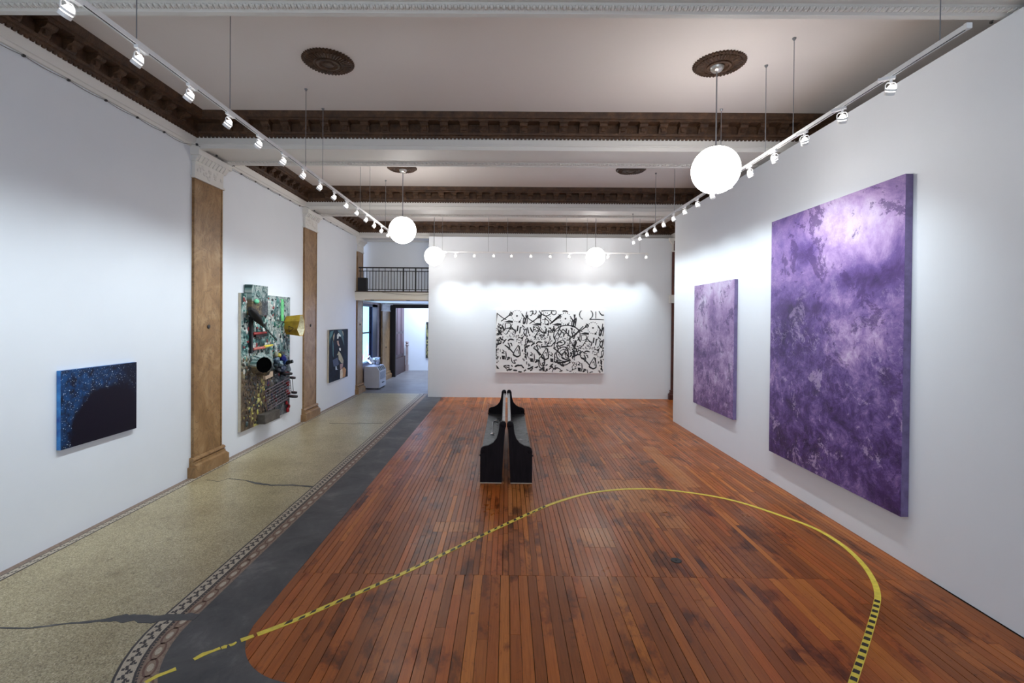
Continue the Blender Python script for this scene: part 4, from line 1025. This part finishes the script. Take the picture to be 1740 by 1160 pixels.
# thick paint blobs
mpa, t = mat('impasto', (.5, .5, .5), .35); t.set('Base Color', t.mix(1.0, t.attr('pc'), t.ramp(t.noise(t.pos(), 40, 4), [(.3, .6), (.7, 1.1)]), 'MULTIPLY')); t.bump(t.noise(t.pos(), 60, 5), .6, .01)
imp = MB()
def palette(px, py):
    r = random.random()
    if py < 560 and px > 474: return random.choice([(96, 180, 120), (120, 170, 140), (60, 70, 70), (190, 186, 180), (84, 96, 92)])
    if py < 610: return random.choice([(210, 212, 206), (10, 14, 16), (24, 60, 62), (18, 60, 62), (130, 176, 170), (222, 222, 214), (230, 226, 220), (14, 18, 20), (40, 110, 96), (150, 60, 60), (84, 150, 140)])
    if px < 450 and py > 640 and not (px > 424 and abs((px - 424)*1.6 - (700 - py)) < 22 or px < 424 and py > 690): return random.choice([(70, 54, 42), (52, 42, 34), (96, 78, 58), (60, 66, 62), (34, 30, 28)])
    if px < 450 and py > 640: return random.choice([(196, 188, 96), (160, 150, 84), (214, 208, 130), (70, 54, 42), (40, 34, 30), (120, 96, 70), (60, 76, 76)])
    if px < 450: return random.choice([(60, 52, 44), (150, 140, 110), (20, 22, 22), (206, 202, 190), (110, 86, 66), (46, 70, 66)])
    return random.choice([(16, 18, 22), (30, 46, 54), (24, 40, 96), (60, 66, 74), (120, 34, 40), (150, 156, 160), (36, 60, 66), (20, 22, 28)])
for i in range(1100):
    px, py = random.uniform(407, 491), random.uniform(502, 722)
    p = A_(px, py)
    if not (ay0 + .05 < p.y < ay1 - .05 and az0 + .05 < p.z < az1 - .05): continue
    imp.cur = lin(*palette(px, py)); s_ = random.uniform(.014, .042)
    imp.sphere((XA, p.y, p.z), s_, 7, 4, (random.uniform(.2, .6), random.uniform(.5, 1.2), random.uniform(.5, 1.5)))
stuff(imp.build('thick_paint', mpa, asm, smooth=True))
def col_mat(c, r=.45): return plain('assemblage_paint_%d_%d_%d' % c, lin(*c), r, 0, .3, 14)
# board nailed at the top
p0, p1 = A_(419, 520), A_(447, 490)
box(XL + .02, XA + .10, p0.y, p1.y, az1 - .42, az1 + .17).build('top_board', M['splat'], asm)
# folded black umbrella shape with its rod
q0, q1, q2 = A_(424, 524, .14), A_(447, 553, .14), A_(469, 577, .10)
MB().tube([q0, q0.lerp(q1, .25), q0.lerp(q1, .6), q1], [.04, .085, .075, .025], 9).build('folded_umbrella', col_mat((10, 11, 13), .6), asm, smooth=True)
MB().tube([q1, q2], .013, 7).build('umbrella_rod', col_mat((40, 50, 50)), asm)
qa, qb = A_(428, 538, .05), A_(427, 600, .05)
box(XA, XA + .06, qa.y - .03, qa.y + .03, qb.z, qa.z).build('black_lath', col_mat((12, 14, 16)), asm)
MB().tube([A_(430, 567, .04), A_(452, 565, .05)], [.03, .022], 8).build('brush_handle', col_mat((150, 44, 44)), asm)
MB().tube([A_(430, 593, .04), A_(450, 590, .05)], [.026, .03], 8).build('brush_handle', col_mat((196, 110, 100)), asm)
MB().tube([A_(449, 589, .06), A_(463, 586, .07)], [.03, .018], 8).build('brush_handle', col_mat((226, 206, 70)), asm)
box(XA, XA + .05, A_(431, 570).y, A_(450, 570).y, A_(440, 572).z, A_(440, 563).z).build('dark_bar', col_mat((24, 26, 26)), asm)
# green brush mark and mint cap
box(XA, XA + .012, A_(477, 530).y, A_(481.5, 530).y, A_(480, 545).z, A_(480, 508).z).build('green_stroke', col_mat((104, 200, 128)), asm)
MB().sphere(A_(436, 512, .12), .07, 12, 8, (.6, 1, .7)).build('mint_cap', col_mat((110, 206, 160)), asm, smooth=True)
# yellow open carton sticking out into the room
cm, t = mat('yellow_carton', (.6, .45, .05), .5); f = t.noise(t.pos(), 6, 5, .6)
t.set('Base Color', t.ramp(f, [(.3, lin(150, 112, 30)), (.6, lin(190, 152, 40)), (.8, lin(170, 122, 44))]))
cr = A_(489, 553); cy, cz = cr.y - .02, cr.z + .01
xa, xb = XA - .0, XA + .36
ct = MB(); n = 8
ring = lambda x, ry, rz, jag=0: [(x + (random.uniform(-jag, jag)), cy + ry*cos(2*pi*(k + .5)/n), cz + rz*sin(2*pi*(k + .5)/n)) for k in range(n)]
R0 = ring(xa, .17, .22); R1 = [(x, y - .08, z) for x, y, z in ring(xb, .19, .26, .03)]; R2 = [(x - .004, cy - .08 + (y - cy + .08)*.93, cz + (z - cz)*.93) for x, y, z in R1]; R3 = [(xa + .01, cy + (y - cy)*.93, cz + (z - cz)*.93) for x, y, z in R0]
ct.add(R0 + R1 + R2, [(k, (k+1) % n, n + (k+1) % n, n + k) for k in range(n)] + [(n+k, n+(k+1) % n, 2*n+(k+1) % n, 2*n+k) for k in range(n)])
car = ct.build('carton', cm, asm, fix=False)
ci = MB(); ci.add(R2 + R3, [(k, n+k, n+(k+1) % n, (k+1) % n) for k in range(n)] + [tuple(range(n, 2*n))])
ci.build('carton_lining', col_mat((244, 230, 206), .7), car, fix=False)
# triangle mark printed on the side that faces the camera
ty = cy - .235*cos(pi/n) - .0
tri = [(XA + .12, cz - .02), (XA + .24, cz - .06), (XA + .13, cz - .15)]
tm = MB()
def side_y(x): u_ = (x - xa)/(xb - xa); return cy - (.17 + .10*u_)*cos(pi/n) - .006
for i in range(3):
    a_, b_ = tri[i], tri[(i+1) % 3]; tm.tube([(a_[0], side_y(a_[0]), a_[1]), (b_[0], side_y(b_[0]), b_[1])], .007, 5)
tm.build('triangle_mark', col_mat((40, 34, 16)), car)
# black bowl
bc = A_(430.5, 619.5, 0)
BAX = Vector((.80, -.60, .04)); bo = Vector((XA + .19, bc.y, bc.z))
bp = MB().lathe([(.17, -.10), (.235, -.03), (.17, .05), (.135, .05), (.12, -.02), (.02, -.03)], bo, 26, BAX, lambda j, k, r: r*(1 + .09*sin(2.1*k) if j < 2 else 1)).build('bowl', M['splat'], asm, smooth=True)
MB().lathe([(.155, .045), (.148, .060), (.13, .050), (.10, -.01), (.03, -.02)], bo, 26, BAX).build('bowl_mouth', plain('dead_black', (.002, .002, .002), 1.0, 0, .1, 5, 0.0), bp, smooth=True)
pq = A_(440, 632); MB().sphere((XA + .06, pq.y, pq.z), .09, 10, 6, (.6, 1.6, .45)).build('cream_paint_lump', col_mat((216, 212, 178)), bp, smooth=True)
# blue bundle of rags
for (px, py, rr, c) in ((469, 601, .05, (150, 150, 130)), (474, 604, .05, (190, 180, 60)), (478, 600, .05, (60, 70, 66)), (480, 608, .08, (24, 36, 110)), (470, 612, .07, (70, 90, 110)), (484, 614, .06, (40, 70, 130)), (476, 618, .07, (120, 140, 150)), (468, 621, .06, (30, 44, 52)), (480, 626, .07, (56, 66, 90)), (488, 626, .08, (90, 104, 112)), (473, 629, .06, (24, 28, 36)), (463, 626, .05, (30, 60, 62)), (484, 634, .06, (40, 46, 56))):
    p = A_(px, py, .05); mb = MB(); mb.sphere(p, rr, 12, 8, (.9, 1, 1))
    mb.v = [tuple(Vector(q) + Vector(mnoise.noise_vector(Vector(q)*16))*.03) for q in mb.v]; mb.build('rag', col_mat(c), asm, smooth=True)
p = A_(490, 616, .12); MB().tube([p + Vector((-.05, 0, 0)), p + Vector((.10, 0, .03))], [.05, .035], 9).build('black_tap', col_mat((10, 10, 12)), asm)
MB().tube([p + Vector((.05, -.08, .03)), p + Vector((.05, .08, .03))], .03, 8).build('black_tap', col_mat((10, 10, 12)), asm)
# wheels, rod and wire basket
for (px, py, rr, off) in ((487, 634, .125, .10), (497, 641.5, .07, .13), (499.5, 666.5, .07, .15), (497.5, 673, .11, .13)):
    p = A_(px, py, off); wn = col_mat((30, 24, 28), .5)
    w_ = MB().lathe([(rr*.3, -.02), (rr*.95, -.022), (rr, -.01), (rr, .01), (rr*.95, .022), (rr*.3, .02)], p, 22, (.12, .05, 1)).build('wheel', wn, asm, smooth=True)
    MB().lathe([(rr*.35, -.03), (rr*.35, .03)], p, 10, (.12, .05, 1)).build('hub', col_mat((120, 44, 48), .4), w_)
MB().tube([A_(496.5, 642, .15), A_(498.5, 665, .15)], .008, 6).build('thin_rod', M['steel'], asm)
MB().tube([A_(493, 645, .12), A_(495, 668, .12)], .008, 6).build('thin_rod', M['steel'], asm)
WG = plain('wire_grey', lin(120, 106, 112), .35, .6)
L0, L1, R0_, R1_ = (450, 664), (455, 697), (492, 641), (496, 672)
for k in range(8):
    u_ = k/7; a_ = (L0[0] + (L1[0]-L0[0])*u_, L0[1] + (L1[1]-L0[1])*u_); b_ = (R0_[0] + (R1_[0]-R0_[0])*u_, R0_[1] + (R1_[1]-R0_[1])*u_)
    MB().tube([A_(*a_, .08), A_(*b_, .09)], .012 if k in (0, 7) else .007, 6).build('basket_wire', WG, asm)
for u_ in (0, .28, .55, .8):
    a_ = (L0[0] + (R0_[0]-L0[0])*u_, L0[1] + (R0_[1]-L0[1])*u_); b_ = (L1[0] + (R1_[0]-L1[0])*u_, L1[1] + (R1_[1]-L1[1])*u_)
    MB().tube([A_(*a_, .08), A_(*b_, .08)], .011 if u_ == 0 else .007, 6).build('basket_wire', WG, asm)
for (px, py, rr) in ((489, 651, .055), (488, 665, .05), (491, 668, .04), (489, 696, .05), (487, 684, .04), (491, 690, .04)):
    MB().sphere(A_(px, py, .03), rr, 10, 6, (.7, 1, 1.2)).build('red_paint_lump', col_mat((150, 18, 28), .35), asm, smooth=True)
p0, p1 = A_(437, 716), A_(463, 699)
box(XA, XA + .16, p0.y, p1.y, A_(450, 715).z, A_(450, 700).z).build('grey_plank', plain('weathered_plank', lin(82, 76, 70), .7, 0, .35, 9), asm)
MB().prism([(onx(447, 633, XA).y, onx(447, 633, XA).z), (onx(460, 630, XA).y, onx(460, 630, XA).z), (onx(460, 639, XA).y, onx(460, 639, XA).z), (onx(447, 645, XA).y, onx(447, 645, XA).z)], lambda p, q, t_: (t_, p, q), XA, XA + .05).build('card', col_mat((196, 172, 146)), asm)
